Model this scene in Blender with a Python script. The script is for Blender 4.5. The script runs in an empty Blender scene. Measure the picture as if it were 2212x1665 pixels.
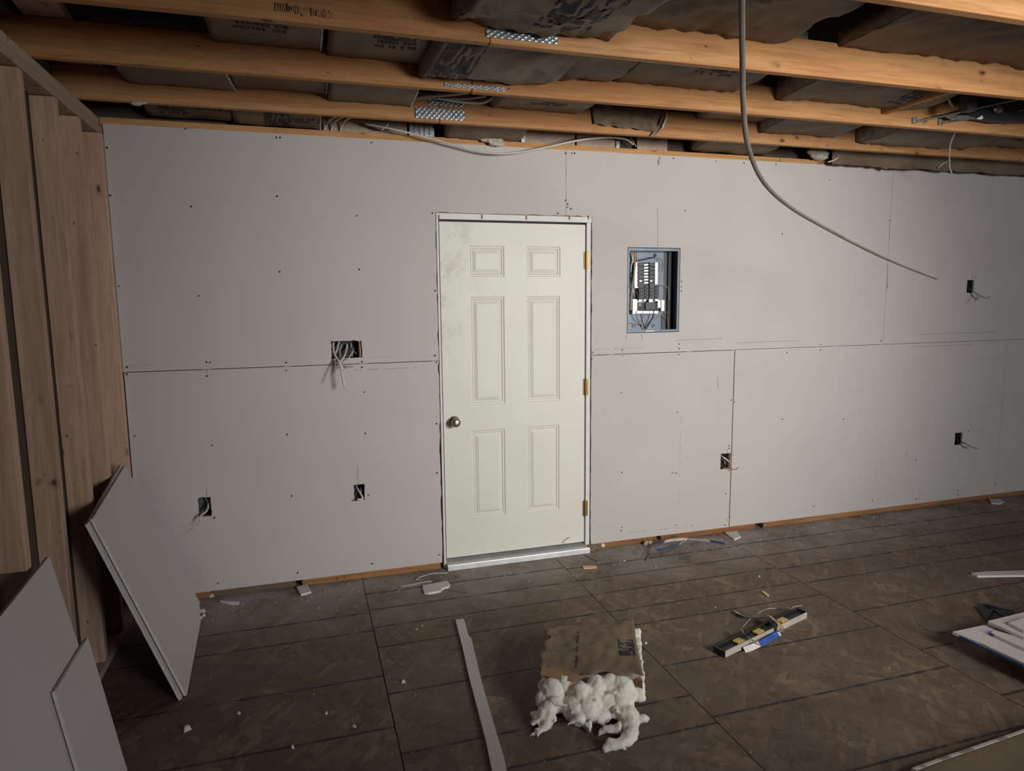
import bpy, bmesh, math, random
from mathutils import Vector, noise
random.seed(7)
SC = bpy.context.scene
COL = SC.collection

# ------------------------------------------------------------------ camera
CAM = Vector((0.8989, -3.8805, 1.6181)); YAW, PITCH, ROLL, FPX = 0.2975, -0.1284, -0.0098, 1469.1
PW, PH = 2212, 1665
FW = Vector((math.sin(YAW)*math.cos(PITCH), math.cos(YAW)*math.cos(PITCH), math.sin(PITCH)))
_r = Vector((math.cos(YAW), -math.sin(YAW), 0)); _u = _r.cross(FW)
RT = _r*math.cos(ROLL)+_u*math.sin(ROLL); UP = _u*math.cos(ROLL)-_r*math.sin(ROLL)
cam_d = bpy.data.cameras.new('camera'); cam = bpy.data.objects.new('camera', cam_d); COL.objects.link(cam)
cam_d.sensor_fit = 'HORIZONTAL'; cam_d.sensor_width = 36; cam_d.lens = 36*FPX/PW
cam_d.clip_start = .05; cam_d.clip_end = 60
from mathutils import Matrix
cam.matrix_world = Matrix(((RT.x, UP.x, -FW.x, CAM.x), (RT.y, UP.y, -FW.y, CAM.y), (RT.z, UP.z, -FW.z, CAM.z), (0, 0, 0, 1)))
SC.camera = cam

# ------------------------------------------------------------------ world, light, exposure
wd = bpy.data.worlds.new('world'); SC.world = wd; wd.use_nodes = True
wd.node_tree.nodes['Background'].inputs[0].default_value = (.55, .6, .7, 1)
wd.node_tree.nodes['Background'].inputs[1].default_value = .05
def spot(name, loc, aim, power, size, blend, rad, col):
    l = bpy.data.lights.new(name, 'SPOT'); l.energy = power; l.spot_size = math.radians(size); l.spot_blend = blend
    l.shadow_soft_size = rad; l.color = col
    o = bpy.data.objects.new(name, l); COL.objects.link(o); o.location = loc
    o.rotation_euler = (Vector(aim)-Vector(loc)).to_track_quat('-Z', 'Y').to_euler(); return o
spot('vignette_spot', (3.75, -4.55, 2.05), (2.93, 0, 1.29), 605, 73.5, 1.0, .5, (1.0, .97, .91))  # added spot, unseen; its soft cone imitates lens vignetting
al = bpy.data.lights.new('ambient_fill', 'AREA'); al.shape = 'RECTANGLE'; al.size = 1.35; al.size_y = 1.05; al.energy = 112; al.color = (.93, .96, 1.0)  # added area light, unseen, lifts the ambient level
ao = bpy.data.objects.new('ambient_fill', al); COL.objects.link(ao); ao.location = (4.2, -6.95, 1.75); ao.rotation_euler = (math.radians(90), 0, 0)
SC.view_settings.view_transform = 'Standard'; SC.view_settings.look = 'None'
SC.view_settings.exposure = 0.0; SC.view_settings.gamma = 1.0; SC.view_settings.use_curve_mapping = False

# ------------------------------------------------------------------ measuring: photo pixel -> point on a known plane
def _ray(px, py): return FW+RT*((px-PW/2)/FPX)+UP*((PH/2-py)/FPX)
def on_y(px, py, y=0.0):
    d = _ray(px, py); return CAM+d*((y-CAM.y)/d.y)
def on_z(px, py, z=0.0):
    d = _ray(px, py); return CAM+d*((z-CAM.z)/d.z)
def on_x(px, py, x=0.0):
    d = _ray(px, py); return CAM+d*((x-CAM.x)/d.x)
def on_plane(px, py, p0, n):
    d = _ray(px, py); return CAM+d*((Vector(p0)-CAM).dot(n)/d.dot(n))

# ------------------------------------------------------------------ materials
MATS = {}
class NT:
    def __init__(s, name):
        m = bpy.data.materials.new(name); m.use_nodes = True; s.m = m; s.t = m.node_tree; s.b = s.t.nodes['Principled BSDF']
        MATS[name] = m
    def n(s, typ, **kw):
        nd = s.t.nodes.new(typ)
        for k, v in kw.items():
            if k.startswith('i_'): nd.inputs[k[2:].replace('_', ' ')].default_value = v
            else: setattr(nd, k, v)
        return nd
    def l(s, a, b): s.t.links.new(a, b)
    def coord(s, scale=(1, 1, 1), rot=(0, 0, 0), loc=(0, 0, 0), kind='Object'):
        tc = s.n('ShaderNodeTexCoord'); mp = s.n('ShaderNodeMapping')
        mp.inputs['Scale'].default_value = scale; mp.inputs['Rotation'].default_value = rot; mp.inputs['Location'].default_value = loc
        s.l(tc.outputs[kind], mp.inputs[0]); return mp.outputs[0]
    def noise(s, co, scale=5, detail=4, rough=.5, dist=0):
        nd = s.n('ShaderNodeTexNoise'); nd.inputs['Scale'].default_value = scale; nd.inputs['Detail'].default_value = detail
        nd.inputs['Roughness'].default_value = rough; nd.inputs['Distortion'].default_value = dist
        s.l(co, nd.inputs['Vector']); return nd.outputs['Fac']
    def ramp(s, fac, stops):
        r = s.n('ShaderNodeValToRGB'); e = r.color_ramp.elements
        while len(e) < len(stops): e.new(.5)
        for k, (p, c) in enumerate(stops):
            e[k].position = p; e[k].color = (c, c, c, 1) if isinstance(c, (int, float)) else (*c, 1)
        s.l(fac, r.inputs[0]); return r.outputs[0]
    def mix(s, fac, a, b, mode='MIX'):
        m = s.n('ShaderNodeMix'); m.data_type = 'RGBA'; m.blend_type = mode
        for sock, v in ((m.inputs[0], fac), (m.inputs[6], a), (m.inputs[7], b)):
            if isinstance(v, (int, float)): sock.default_value = v
            elif isinstance(v, tuple): sock.default_value = (*v, 1)
            else: s.l(v, sock)
        return m.outputs[2]
    def bump(s, h, strength=.3, dist=.01):
        b = s.n('ShaderNodeBump'); b.inputs['Strength'].default_value = strength; b.inputs['Distance'].default_value = dist
        s.l(h, b.inputs['Height']); s.l(b.outputs[0], s.b.inputs['Normal'])
    def out(s, col, rough=.7, metal=0, spec=.3):
        if isinstance(col, tuple): s.b.inputs['Base Color'].default_value = (*col, 1)
        else: s.l(col, s.b.inputs['Base Color'])
        if isinstance(rough, (int, float)): s.b.inputs['Roughness'].default_value = rough
        else: s.l(rough, s.b.inputs['Roughness'])
        s.b.inputs['Metallic'].default_value = metal; s.b.inputs['Specular IOR Level'].default_value = spec
        return s.m

def plain(name, col, rough=.6, metal=0, spec=.3, var=.12, scale=14):
    t = NT(name); c = t.coord(); f = t.noise(c, scale, 4)
    d = tuple(x*(1-var) for x in col); u = tuple(min(1, x*(1+var)) for x in col)
    return t.out(t.ramp(f, [(.3, d), (.7, u)]), rough, metal, spec)

def wood(name, axis, dark, mid, light, knots=1.0, rings=26):
    t = NT(name)
    st = [1, 1, 1]; st[axis] = .07
    c = t.coord(tuple(st)); info = t.n('ShaderNodeObjectInfo')
    off = t.n('ShaderNodeVectorMath', operation='SCALE'); comb = t.n('ShaderNodeCombineXYZ')
    for k in range(3): t.l(info.outputs['Random'], comb.inputs[k])
    t.l(comb.outputs[0], off.inputs[0]); off.inputs['Scale'].default_value = 37.0
    add = t.n('ShaderNodeVectorMath', operation='ADD'); t.l(c, add.inputs[0]); t.l(off.outputs[0], add.inputs[1])
    g1 = t.noise(add.outputs[0], rings, 4, .65, .8); g2 = t.noise(add.outputs[0], 5, 2, .5); g3 = t.noise(add.outputs[0], 75, 2, .6)
    base = t.mix(.55, t.ramp(g1, [(.34, dark), (.5, mid), (.68, light)]), t.ramp(g2, [(.3, dark), (.5, mid), (.7, light)]))
    base = t.mix(t.ramp(g3, [(.5, 0), (.66, .45)]), base, dark)
    col = base
    # knots: dark cores with a halo, stretched a little along the grain; then small nail holes and stains
    for (sc_, st_, core, halo, dk) in ((8.0, 4.6, .05, .15, .20), (17.0, 9.0, .035, .09, .16)):
        sk = [sc_]*3; sk[axis] = st_
        kc = t.coord(tuple(sk), loc=(sc_*.37, sc_*.11, sc_*.73)); add2 = t.n('ShaderNodeVectorMath', operation='ADD'); t.l(kc, add2.inputs[0]); t.l(off.outputs[0], add2.inputs[1])
        wob = t.n('ShaderNodeTexNoise'); wob.inputs['Scale'].default_value = 3.0; t.l(add2.outputs[0], wob.inputs['Vector'])
        mv = t.n('ShaderNodeVectorMath', operation='MULTIPLY_ADD'); t.l(wob.outputs['Color'], mv.inputs[0]); mv.inputs[1].default_value = (.25, .25, .25); t.l(add2.outputs[0], mv.inputs[2])
        v = t.n('ShaderNodeTexVoronoi'); t.l(mv.outputs[0], v.inputs['Vector']); v.inputs['Scale'].default_value = 1.0
        kn = t.ramp(v.outputs['Distance'], [(core, .92*knots), (core*1.5, .40*knots), (halo, .0)])
        col = t.mix(kn, col, tuple(x*dk for x in dark))
    s1 = t.noise(add.outputs[0], 9, 3, .65); col = t.mix(t.ramp(s1, [(.58, 0), (.78, .35)]), col, tuple(x*.45 for x in dark))
    return t.out(col, .72, 0, .25)

# drywall paper
t = NT('drywall'); c = t.coord(); f = t.noise(c, 2.2, 3); f2 = t.noise(c, 60, 2)
col = t.ramp(f, [(.35, (.525, .490, .468)), (.65, (.545, .512, .490))])
t.out(col, .85, 0, .2)
t = NT('drywall_back'); c = t.coord(); f = t.noise(c, 5, 4); t.out(t.ramp(f, [(.3, (.135, .098, .062)), (.7, (.175, .13, .086))]), .9)
t = NT('gypsum'); c = t.coord(); f = t.noise(c, 90, 4); t.out(t.ramp(f, [(.3, (.60, .57, .53)), (.7, (.78, .75, .71))]), .95, 0, .1); t.bump(f, .5, .003)
wood('joist_wood', 0, (.30, .125, .045), (.44, .215, .082), (.55, .305, .140))
wood('plate_wood', 0, (.36, .18, .06), (.52, .28, .11), (.62, .37, .17), .7)
wood('sill_wood', 0, (.18, .075, .03), (.31, .14, .055), (.40, .21, .10), .8)
wood('stud_wood', 2, (.36, .225, .155), (.53, .345, .245), (.68, .475, .355))
wood('left_plate_wood', 1, (.33, .24, .17), (.44, .33, .25), (.55, .43, .33), .8)
wood('sliver_wood', 0, (.55, .38, .2), (.66, .48, .28), (.75, .57, .36), 0)
plain('dark_sheathing', (.10, .075, .055), .9)
plain('attic_dark', (.045, .038, .032), .95)

# oriented strand board
def osb(name, ink):
    t = NT(name); info = t.n('ShaderNodeObjectInfo')
    cmb = t.n('ShaderNodeCombineXYZ'); t.l(info.outputs['Random'], cmb.inputs[0]); t.l(info.outputs['Random'], cmb.inputs[1])
    sc = t.n('ShaderNodeVectorMath', operation='SCALE'); sc.inputs['Scale'].default_value = 23; t.l(cmb.outputs[0], sc.inputs[0])
    layers = []
    wv = t.n('ShaderNodeTexNoise'); wv.inputs['Scale'].default_value = 3.0; wv.inputs['Detail'].default_value = 3; t.l(t.coord(), wv.inputs['Vector'])
    for (rot, s, th) in ((.45, (7, 30, 1), .5), (-.65, (8, 36, 1), .55), (1.25, (7, 28, 1), .60), (2.2, (9, 40, 1), .62)):
        c1 = t.coord((1, 1, 1), (0, 0, rot)); mp_ = t.n('ShaderNodeMapping'); mp_.inputs['Scale'].default_value = s; t.l(c1, mp_.inputs[0]); co = mp_.outputs[0]
        ad = t.n('ShaderNodeVectorMath', operation='ADD'); t.l(co, ad.inputs[0]); t.l(sc.outputs[0], ad.inputs[1])
        md = t.n('ShaderNodeVectorMath', operation='MULTIPLY_ADD'); t.l(wv.outputs['Color'], md.inputs[0]); md.inputs[1].default_value = (1.2, 2.0, 0); t.l(ad.outputs[0], md.inputs[2])
        v = t.n('ShaderNodeTexVoronoi'); v.inputs['Scale'].default_value = 1; v.inputs['Randomness'].default_value = 1; t.l(md.outputs[0], v.inputs['Vector'])
        sep = t.n('ShaderNodeSeparateColor'); t.l(v.outputs['Color'], sep.inputs[0]); layers.append((sep.outputs[0], sep.outputs[1], th))
    tones = [(0, (.115, .078, .052)), (.4, (.150, .104, .072)), (.8, (.180, .127, .089)), (.93, (.215, .152, .106)), (1, (.275, .195, .133))]
    col = t.ramp(layers[0][0], tones)
    for r, g, th in layers[1:]:
        msk = t.ramp(g, [(th, 0), (th+.05, .75)]); col = t.mix(msk, col, t.ramp(r, tones))
    co = t.coord(); big = t.noise(co, 1.8, 3, .65); col = t.mix(t.ramp(big, [(.35, .45), (.62, 0)]), col, (.078, .058, .045))
    fine = t.noise(co, 55, 2, .75); col = t.mix(t.ramp(fine, [(.35, .30), (.6, 0)]), col, (.07, .05, .038))
    gry = t.noise(co, 3.1, 4, .7); col = t.mix(t.ramp(gry, [(.52, 0), (.72, .42)]), col, (.155, .135, .118))
    # gypsum dust trodden in along the back wall (the panels' own coordinates are room coordinates)
    sep = t.n('ShaderNodeSeparateXYZ'); t.l(co, sep.inputs[0])
    mr = t.n('ShaderNodeMapRange'); mr.inputs[1].default_value = -.70; mr.inputs[2].default_value = -.02; mr.inputs[3].default_value = .04; mr.inputs[4].default_value = 1.0
    t.l(sep.outputs[1], mr.inputs[0])
    dn = t.noise(co, 3.0, 5, .68); dd = t.ramp(dn, [(.34, .10), (.58, 1)])
    mm = t.n('ShaderNodeMath', operation='MULTIPLY'); t.l(mr.outputs[0], mm.inputs[0]); t.l(dd, mm.inputs[1])
    m2 = t.n('ShaderNodeMath', operation='MULTIPLY'); t.l(mm.outputs[0], m2.inputs[0]); m2.inputs[1].default_value = .85
    col = t.mix(m2.outputs[0], col, (.34, .305, .275))
    if ink:
        ic = t.noise(co, 9, 6, .7); im = t.ramp(ic, [(.34, .10), (.52, .88)]); col = t.mix(im, col, (.02, .022, .026))
    return t.out(col, .75, 0, .3)
osb('osb', False); osb('osb_ink', True)

# kraft paper, fibreglass, metals, plastics
t = NT('kraft'); c = t.coord(); f = t.noise(c, 3.5, 6, .6); f2 = t.noise(t.coord((8, 60, 8)), 3, 3)
t.out(t.ramp(f, [(.3, (.125, .088, .058)), (.55, (.185, .134, .090)), (.75, (.245, .182, .127))]), .62, 0, .35); t.bump(f, .35, .02)
t = NT('kraft_inner'); c = t.coord(); f = t.noise(c, 12, 4); t.out(t.ramp(f, [(.3, (.24, .145, .08)), (.7, (.33, .21, .125))]), .7)
t = NT('fibreglass'); c = t.coord(); f = t.noise(c, 30, 8, .7, 1.5); t.out(t.ramp(f, [(.25, (.74, .69, .55)), (.5, (.90, .87, .77)), (.75, (.95, .93, .87))]), 1, 0, .05)
t.bump(t.noise(t.coord((30, 30, 9)), 3.0, 8, .75, 2.5), .55, .015)
t.b.inputs['Subsurface Weight'].default_value = .6; t.b.inputs['Subsurface Radius'].default_value = (1, .95, .8); t.b.inputs['Subsurface Scale'].default_value = .03
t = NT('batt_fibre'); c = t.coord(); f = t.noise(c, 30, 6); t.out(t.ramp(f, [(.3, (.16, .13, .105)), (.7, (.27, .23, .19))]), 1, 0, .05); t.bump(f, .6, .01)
t = NT('dusty_fluff'); c = t.coord(); f = t.noise(c, 40, 6); t.out(t.ramp(f, [(.3, (.34, .29, .24)), (.7, (.58, .52, .46))]), 1, 0, .05); t.bump(f, .6, .01)
plain('logo_ink', (.035, .036, .042), .7, var=.3, scale=60)
plain('pencil', (.16, .15, .15), .8, var=.3, scale=80)
plain('faint_print', (.42, .39, .375), .85, var=.15, scale=40)
t = NT('galvanised'); c = t.coord(); v = t.n('ShaderNodeTexVoronoi'); v.inputs['Scale'].default_value = 70; t.l(c, v.inputs['Vector'])
t.out(t.ramp(v.outputs['Distance'], [(.1, (.16, .17, .18)), (.6, (.38, .40, .42))]), .42, .75, .5)
plain('enclosure_steel', (.165, .200, .240), .5, .45, .5)
plain('metal_highlight_white', (.93, .94, .93), .42, .15, .6, var=.04)  # near-white diffuse colour stands in for highlights on the metal
plain('dark_plastic', (.030, .031, .035), .5, 0, .4)
plain('breaker_plastic', (.075, .078, .09), .45, 0, .4)
plain('box_plastic', (.045, .047, .052), .6, 0, .3)
plain('box_plastic_grey', (.10, .105, .115), .6, 0, .3)
plain('cable_tan', (.13, .11, .092), .6, 0, .3)
plain('cable_tan_light', (.20, .178, .155), .6, 0, .3)
plain('cable_white', (.58, .55, .50), .55, 0, .35)
plain('cable_grey', (.33, .30, .27), .6, 0, .3)
plain('wire_black', (.022, .02, .02), .5, 0, .4)
plain('wire_copper', (.55, .25, .11), .4, .5, .5)
plain('wire_red', (.28, .05, .035), .5)
plain('brass', (.30, .20, .075), .45, .7, .5)
plain('nickel', (.52, .45, .38), .28, .9, .5)
plain('aluminium', (.70, .71, .71), .35, .5, .5)
plain('weatherstrip', (.05, .05, .05), .8)
plain('jamb_white', (.70, .71, .68), .55, 0, .3, var=.05)
t = NT('door_white'); c = t.coord(); f = t.noise(c, 3, 4); base = t.ramp(f, [(.3, (.705, .700, .630)), (.7, (.735, .730, .665))])
sm = t.noise(c, 7.5, 6, .7); sep = t.n('ShaderNodeSeparateXYZ'); t.l(c, sep.inputs[0])
zr = t.ramp(sep.outputs[2], [(0, 0), (1, 1)])
mx = t.n('ShaderNodeMapRange'); mx.inputs[1].default_value = 1.95; mx.inputs[2].default_value = 1.68; t.l(sep.outputs[0], mx.inputs[0])
mz = t.n('ShaderNodeMapRange'); mz.inputs[1].default_value = 1.15; mz.inputs[2].default_value = 1.6; t.l(sep.outputs[2], mz.inputs[0])
mm = t.n('ShaderNodeMath', operation='MULTIPLY'); t.l(mx.outputs[0], mm.inputs[0]); t.l(mz.outputs[0], mm.inputs[1])
m2 = t.n('ShaderNodeMath', operation='MULTIPLY'); t.l(mm.outputs[0], m2.inputs[0]); t.l(t.ramp(sm, [(.5, 0), (.72, .9)]), m2.inputs[1])
t.out(t.mix(m2.outputs[0], base, (.40, .38, .31)), .5, 0, .35)
plain('tape_blue', (.035, .09, .34), .6, var=.15)
plain('tape_white', (.66, .64, .60), .75)
plain('tape_tan', (.40, .28, .18), .75)
plain('level_black', (.018, .018, .019), .45, 0, .4)
plain('level_side', (.46, .43, .37), .5, .1, .4)
plain('level_yellow', (.50, .36, .10), .5)
plain('dark_fabric', (.045, .045, .05), .9)

# ------------------------------------------------------------------ mesh helpers
class MB:
    def __init__(s): s.v = []; s.f = []; s.m = []
    def face(s, pts, mi=0):
        b = len(s.v); s.v += [tuple(p) for p in pts]; s.f.append(tuple(range(b, b+len(pts)))); s.m.append(mi)
    def grid(s, P, mi=0, closed=False):
        b = len(s.v); nu = len(P); nv = len(P[0])
        for row in P: s.v += [tuple(p) for p in row]
        for i in range(nu-1):
            for j in range(nv if closed else nv-1):
                k = (j+1) % nv
                s.f.append((b+i*nv+j, b+(i+1)*nv+j, b+(i+1)*nv+k, b+i*nv+k)); s.m.append(mi)
    def box(s, lo, hi, mi=0):
        x0, y0, z0 = lo; x1, y1, z1 = hi; b = len(s.v)
        s.v += [(x0, y0, z0), (x1, y0, z0), (x1, y1, z0), (x0, y1, z0), (x0, y0, z1), (x1, y0, z1), (x1, y1, z1), (x0, y1, z1)]
        for q in ((3, 2, 1, 0), (4, 5, 6, 7), (0, 1, 5, 4), (1, 2, 6, 5), (2, 3, 7, 6), (3, 0, 4, 7)):
            s.f.append(tuple(b+i for i in q)); s.m.append(mi)
    def hull8(s, P, mi=0):   # bottom four, top four
        b = len(s.v); s.v += [tuple(p) for p in P]
        for q in ((3, 2, 1, 0), (4, 5, 6, 7), (0, 1, 5, 4), (1, 2, 6, 5), (2, 3, 7, 6), (3, 0, 4, 7)):
            s.f.append(tuple(b+i for i in q)); s.m.append(mi)
    def slab(s, poly, n, th, mi=0, me=None):   # polygon (front) pushed back by th along -n
        n = Vector(n).normalized(); me = mi if me is None else me
        fr = [Vector(p) for p in poly]; bk = [p-n*th for p in fr]
        s.face(fr, mi); s.face(bk[::-1], mi)
        k = len(fr)
        for i in range(k): s.face([fr[i], bk[i], bk[(i+1) % k], fr[(i+1) % k]], me)
    def tube(s, path, r, seg=8, mi=0, flat=1.0, cap=True):
        path = [Vector(p) for p in path]; n = len(path); rings = []
        up = Vector((0.13, .2, 1)).normalized(); prev = None
        for i, p in enumerate(path):
            d = (path[min(i+1, n-1)]-path[max(i-1, 0)]).normalized()
            a = d.cross(up if prev is None else prev.cross(d) if False else up)
            if a.length < 1e-3: a = d.cross(Vector((1, 0, 0)))
            a.normalize(); b_ = a.cross(d).normalized()
            rr = r[i] if isinstance(r, (list, tuple)) else r
            rings.append([p+a*(rr*math.cos(2*math.pi*k/seg))+b_*(rr*flat*math.sin(2*math.pi*k/seg)) for k in range(seg)])
        s.grid(rings, mi, True)
        if cap: s.face(rings[0][::-1], mi); s.face(rings[-1], mi)
    def ball(s, c, rad, mi=0, nu=10, nv=14):
        c = Vector(c); R = rad if isinstance(rad, (tuple, list)) else (rad,)*3
        P = [[c+Vector((R[0]*math.sin(math.pi*i/nu)*math.cos(2*math.pi*j/nv), R[1]*math.sin(math.pi*i/nu)*math.sin(2*math.pi*j/nv), R[2]*math.cos(math.pi*i/nu))) for j in range(nv)] for i in range(nu+1)]
        s.grid(P, mi, True)
    def build(s, name, mats, parent=None, smooth=False, bevel=0, weld=False):
        me = bpy.data.meshes.new(name); me.from_pydata([tuple(x) for x in s.v], [], s.f); 
        mats = [mats] if isinstance(mats, str) else mats
        for m in mats: me.materials.append(MATS[m])
        me.polygons.foreach_set('material_index', s.m)
        bm = bmesh.new(); bm.from_mesh(me)
        bmesh.ops.remove_doubles(bm, verts=bm.verts, dist=1e-5)
        bmesh.ops.recalc_face_normals(bm, faces=bm.faces); bm.to_mesh(me); bm.free()
        if smooth: me.polygons.foreach_set('use_smooth', [True]*len(me.polygons))
        o = bpy.data.objects.new(name, me); COL.objects.link(o)
        if bevel:
            md = o.modifiers.new('bevel', 'BEVEL'); md.width = bevel; md.segments = 2; md.limit_method = 'ANGLE'; md.angle_limit = .6
        if parent is not None: put_under(o, parent)
        return o
def put_under(o, parent):
    o.parent = parent; o.matrix_parent_inverse = Matrix.Translation(-parent.location)
def tag(o, label=None, cat=None, group=None, kind=None):
    if label: o['label'] = label
    if cat: o['category'] = cat
    if group: o['group'] = group
    if kind: o['kind'] = kind
    return o
def thing(name, loc, label, cat, group=None):
    o = bpy.data.objects.new(name, None); COL.objects.link(o); o.location = loc; o.empty_display_size = .1
    return tag(o, label, cat, group)
def smooth_path(pts, n=10):
    pts = [Vector(p) for p in pts]; out = []
    for i in range(len(pts)-1):
        p0 = pts[max(i-1, 0)]; p1 = pts[i]; p2 = pts[i+1]; p3 = pts[min(i+2, len(pts)-1)]
        for k in range(n):
            u = k/n
            out.append(.5*((2*p1)+(p2-p0)*u+(2*p0-5*p1+4*p2-p3)*u*u+(3*p1-p0-3*p2+p3)*u**3))
    out.append(pts[-1]); return out
def cells(mb, xs, zs, hole, y0, y1, warp=None, mf=0, me=1):
    """sheet in the xz plane made of the cells of a grid that are not holes; y0 is the room side"""
    w = warp or (lambda x, z: (x, z))
    nx, nz = len(xs)-1, len(zs)-1
    solid = [[not hole((xs[i]+xs[i+1])/2, (zs[j]+zs[j+1])/2) for j in range(nz)] for i in range(nx)]
    def pt(i, j, y):
        a, b = w(xs[i], zs[j]); return (a, y, b)
    for i in range(nx):
        for j in range(nz):
            if not solid[i][j]: continue
            mb.face([pt(i, j, y0), pt(i+1, j, y0), pt(i+1, j+1, y0), pt(i, j+1, y0)], mf)
            mb.face([pt(i, j, y1), pt(i, j+1, y1), pt(i+1, j+1, y1), pt(i+1, j, y1)], mf)
            for (a, b, di, dj) in (((i, j), (i+1, j), 0, -1), ((i, j+1), (i+1, j+1), 0, 1), ((i, j), (i, j+1), -1, 0), ((i+1, j), (i+1, j+1), 1, 0)):
                q, r = i+di, j+dj
                if 0 <= q < nx and 0 <= r < nz and solid[q][r]: continue
                mb.face([pt(*a, y0), pt(*b, y0), pt(*b, y1), pt(*a, y1)], me)
def frange(a, b, step):
    n = max(1, round((b-a)/step)); return [a+(b-a)*k/n for k in range(n+1)]

# ================================================================== THE SETTING
XR = 8.2      # right end of the room
YF = -7.0     # wall behind the camera
# ---- floor: sub-floor with strand board panels as children
mb = MB(); mb.box((-.2, YF-.1, -.06), (XR+.2, .2, -.022)); floor = mb.build('floor', 'dark_sheathing'); tag(floor, kind='structure')
seams = [-.09, 1.165, 2.345, 3.54, 4.74, 5.94, 7.14, XR]
stripes = {0: [-.45, -.65, -1.075, -1.445, -1.83], 1: [-.215, -.42, -.62, -.825, -1.22, -1.61, -1.80, -2.2], 2: [-.24, -.42, -.615, -.83, -1.0, -1.38, -1.765, -2.17],
           3: [-.22, -.43, -.64, -.85, -1.22, -1.62, -2.0], 4: [-.24, -.46, -.66, -.86, -1.28, -1.7], 5: [-.3, -.5, -.9, -1.3], 6: [-.4, -.8, -1.2]}
for i in range(len(seams)-1):
    yc = [.1, -2.34-.12*(i % 2), -4.78, YF]
    for k in range(3):
        ya, yb = yc[k+1], yc[k]; xa, xb = seams[i]+.002, seams[i+1]-.002; ya += .002; yb -= .002
        st = stripes.get(i, []) if k == 0 else [yb-.2-.4*q for q in range(5)]
        cuts = sorted(set([ya, yb]+[v for s_ in st for v in (s_-.0065, s_+.0065) if ya < s_-.01 and s_+.01 < yb]))
        mb = MB()
        for a, b in zip(cuts[:-1], cuts[1:]):
            mi = 1 if any(abs((a+b)/2-s_) < .004 for s_ in st) else 0
            mb.face([(xa, a, 0), (xb, a, 0), (xb, b, 0), (xa, b, 0)], mi)
        for P in ([(xa, ya), (xb, ya)], [(xb, ya), (xb, yb)], [(xb, yb), (xa, yb)], [(xa, yb), (xa, ya)]):
            mb.face([(*P[0], -.02), (*P[1], -.02), (*P[1], 0), (*P[0], 0)], 0)
        mb.build('floor_panel', ['osb', 'osb_ink'], floor)

# ---- back wall: framing, drywall sheets, screws
mb = MB(); mb.box((-.15, .103, 0), (XR+.1, .12, 3.0)); wall_back = mb.build('wall_back', 'dark_sheathing'); tag(wall_back, kind='structure')
ZB, ZS, ZT = .041, 1.26, 2.479
def joint_x(x): return x
mb = MB(); mb.box((0, .014, 2.435), (3.95, .1, 2.513)); mb.build('top_plate', 'plate_wood', wall_back, bevel=.003)
mb = MB(); mb.box((3.953, .014, 2.435), (XR, .1, 2.513)); mb.build('top_plate', 'plate_wood', wall_back, bevel=.003)
sill_cut = [0.0, .57, .83, 1.63]
mb = MB(); mb.box((.83, .012, 0), (1.632, .1, .04)); mb.build('bottom_plate', 'sill_wood', wall_back, bevel=.002)
mb = MB(); mb.box((.0, .016, 0), (.355, .1, .039)); mb.build('bottom_plate', 'sill_wood', wall_back, bevel=.002)
mb = MB(); mb.box((.36, .020, 0), (.795, .1, .034)); mb.build('bottom_plate', 'drywall_back', wall_back, bevel=.002)
mb = MB(); mb.box((2.62, .012, 0), (3.09, .1, .04)); mb.build('bottom_plate', 'sill_wood', wall_back, bevel=.002)
mb = MB(); mb.box((3.12, .012, 0), (3.86, .1, .04)); mb.build('bottom_plate', 'sill_wood', wall_back, bevel=.002)
mb = MB(); mb.box((3.92, .012, 0), (XR, .1, .04)); mb.build('bottom_plate', 'sill_wood', wall_back, bevel=.002)
for x in (.406, .813, 1.2195, 2.75, 3.30, 3.65, 4.06, 4.47, 4.877, 5.28, 5.75, 6.1):
    mb = MB(); mb.box((x-.019, .014, .041), (x+.019, .1, 2.434)); mb.build('wall_stud', 'stud_wood', wall_back)
mb = MB(); mb.box((1.605, .014, .041), (1.645, .1, 2.14)); mb.build('trimmer_stud', 'sill_wood', wall_back)
mb = MB(); mb.box((2.607, .016, .0), (2.66, .1, 2.14)); mb.build('trimmer_stud', 'sill_wood', wall_back)
mb = MB(); mb.box((1.605, .016, 2.098), (2.66, .1, 2.20)); mb.build('door_header', 'sill_wood', wall_back)

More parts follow.
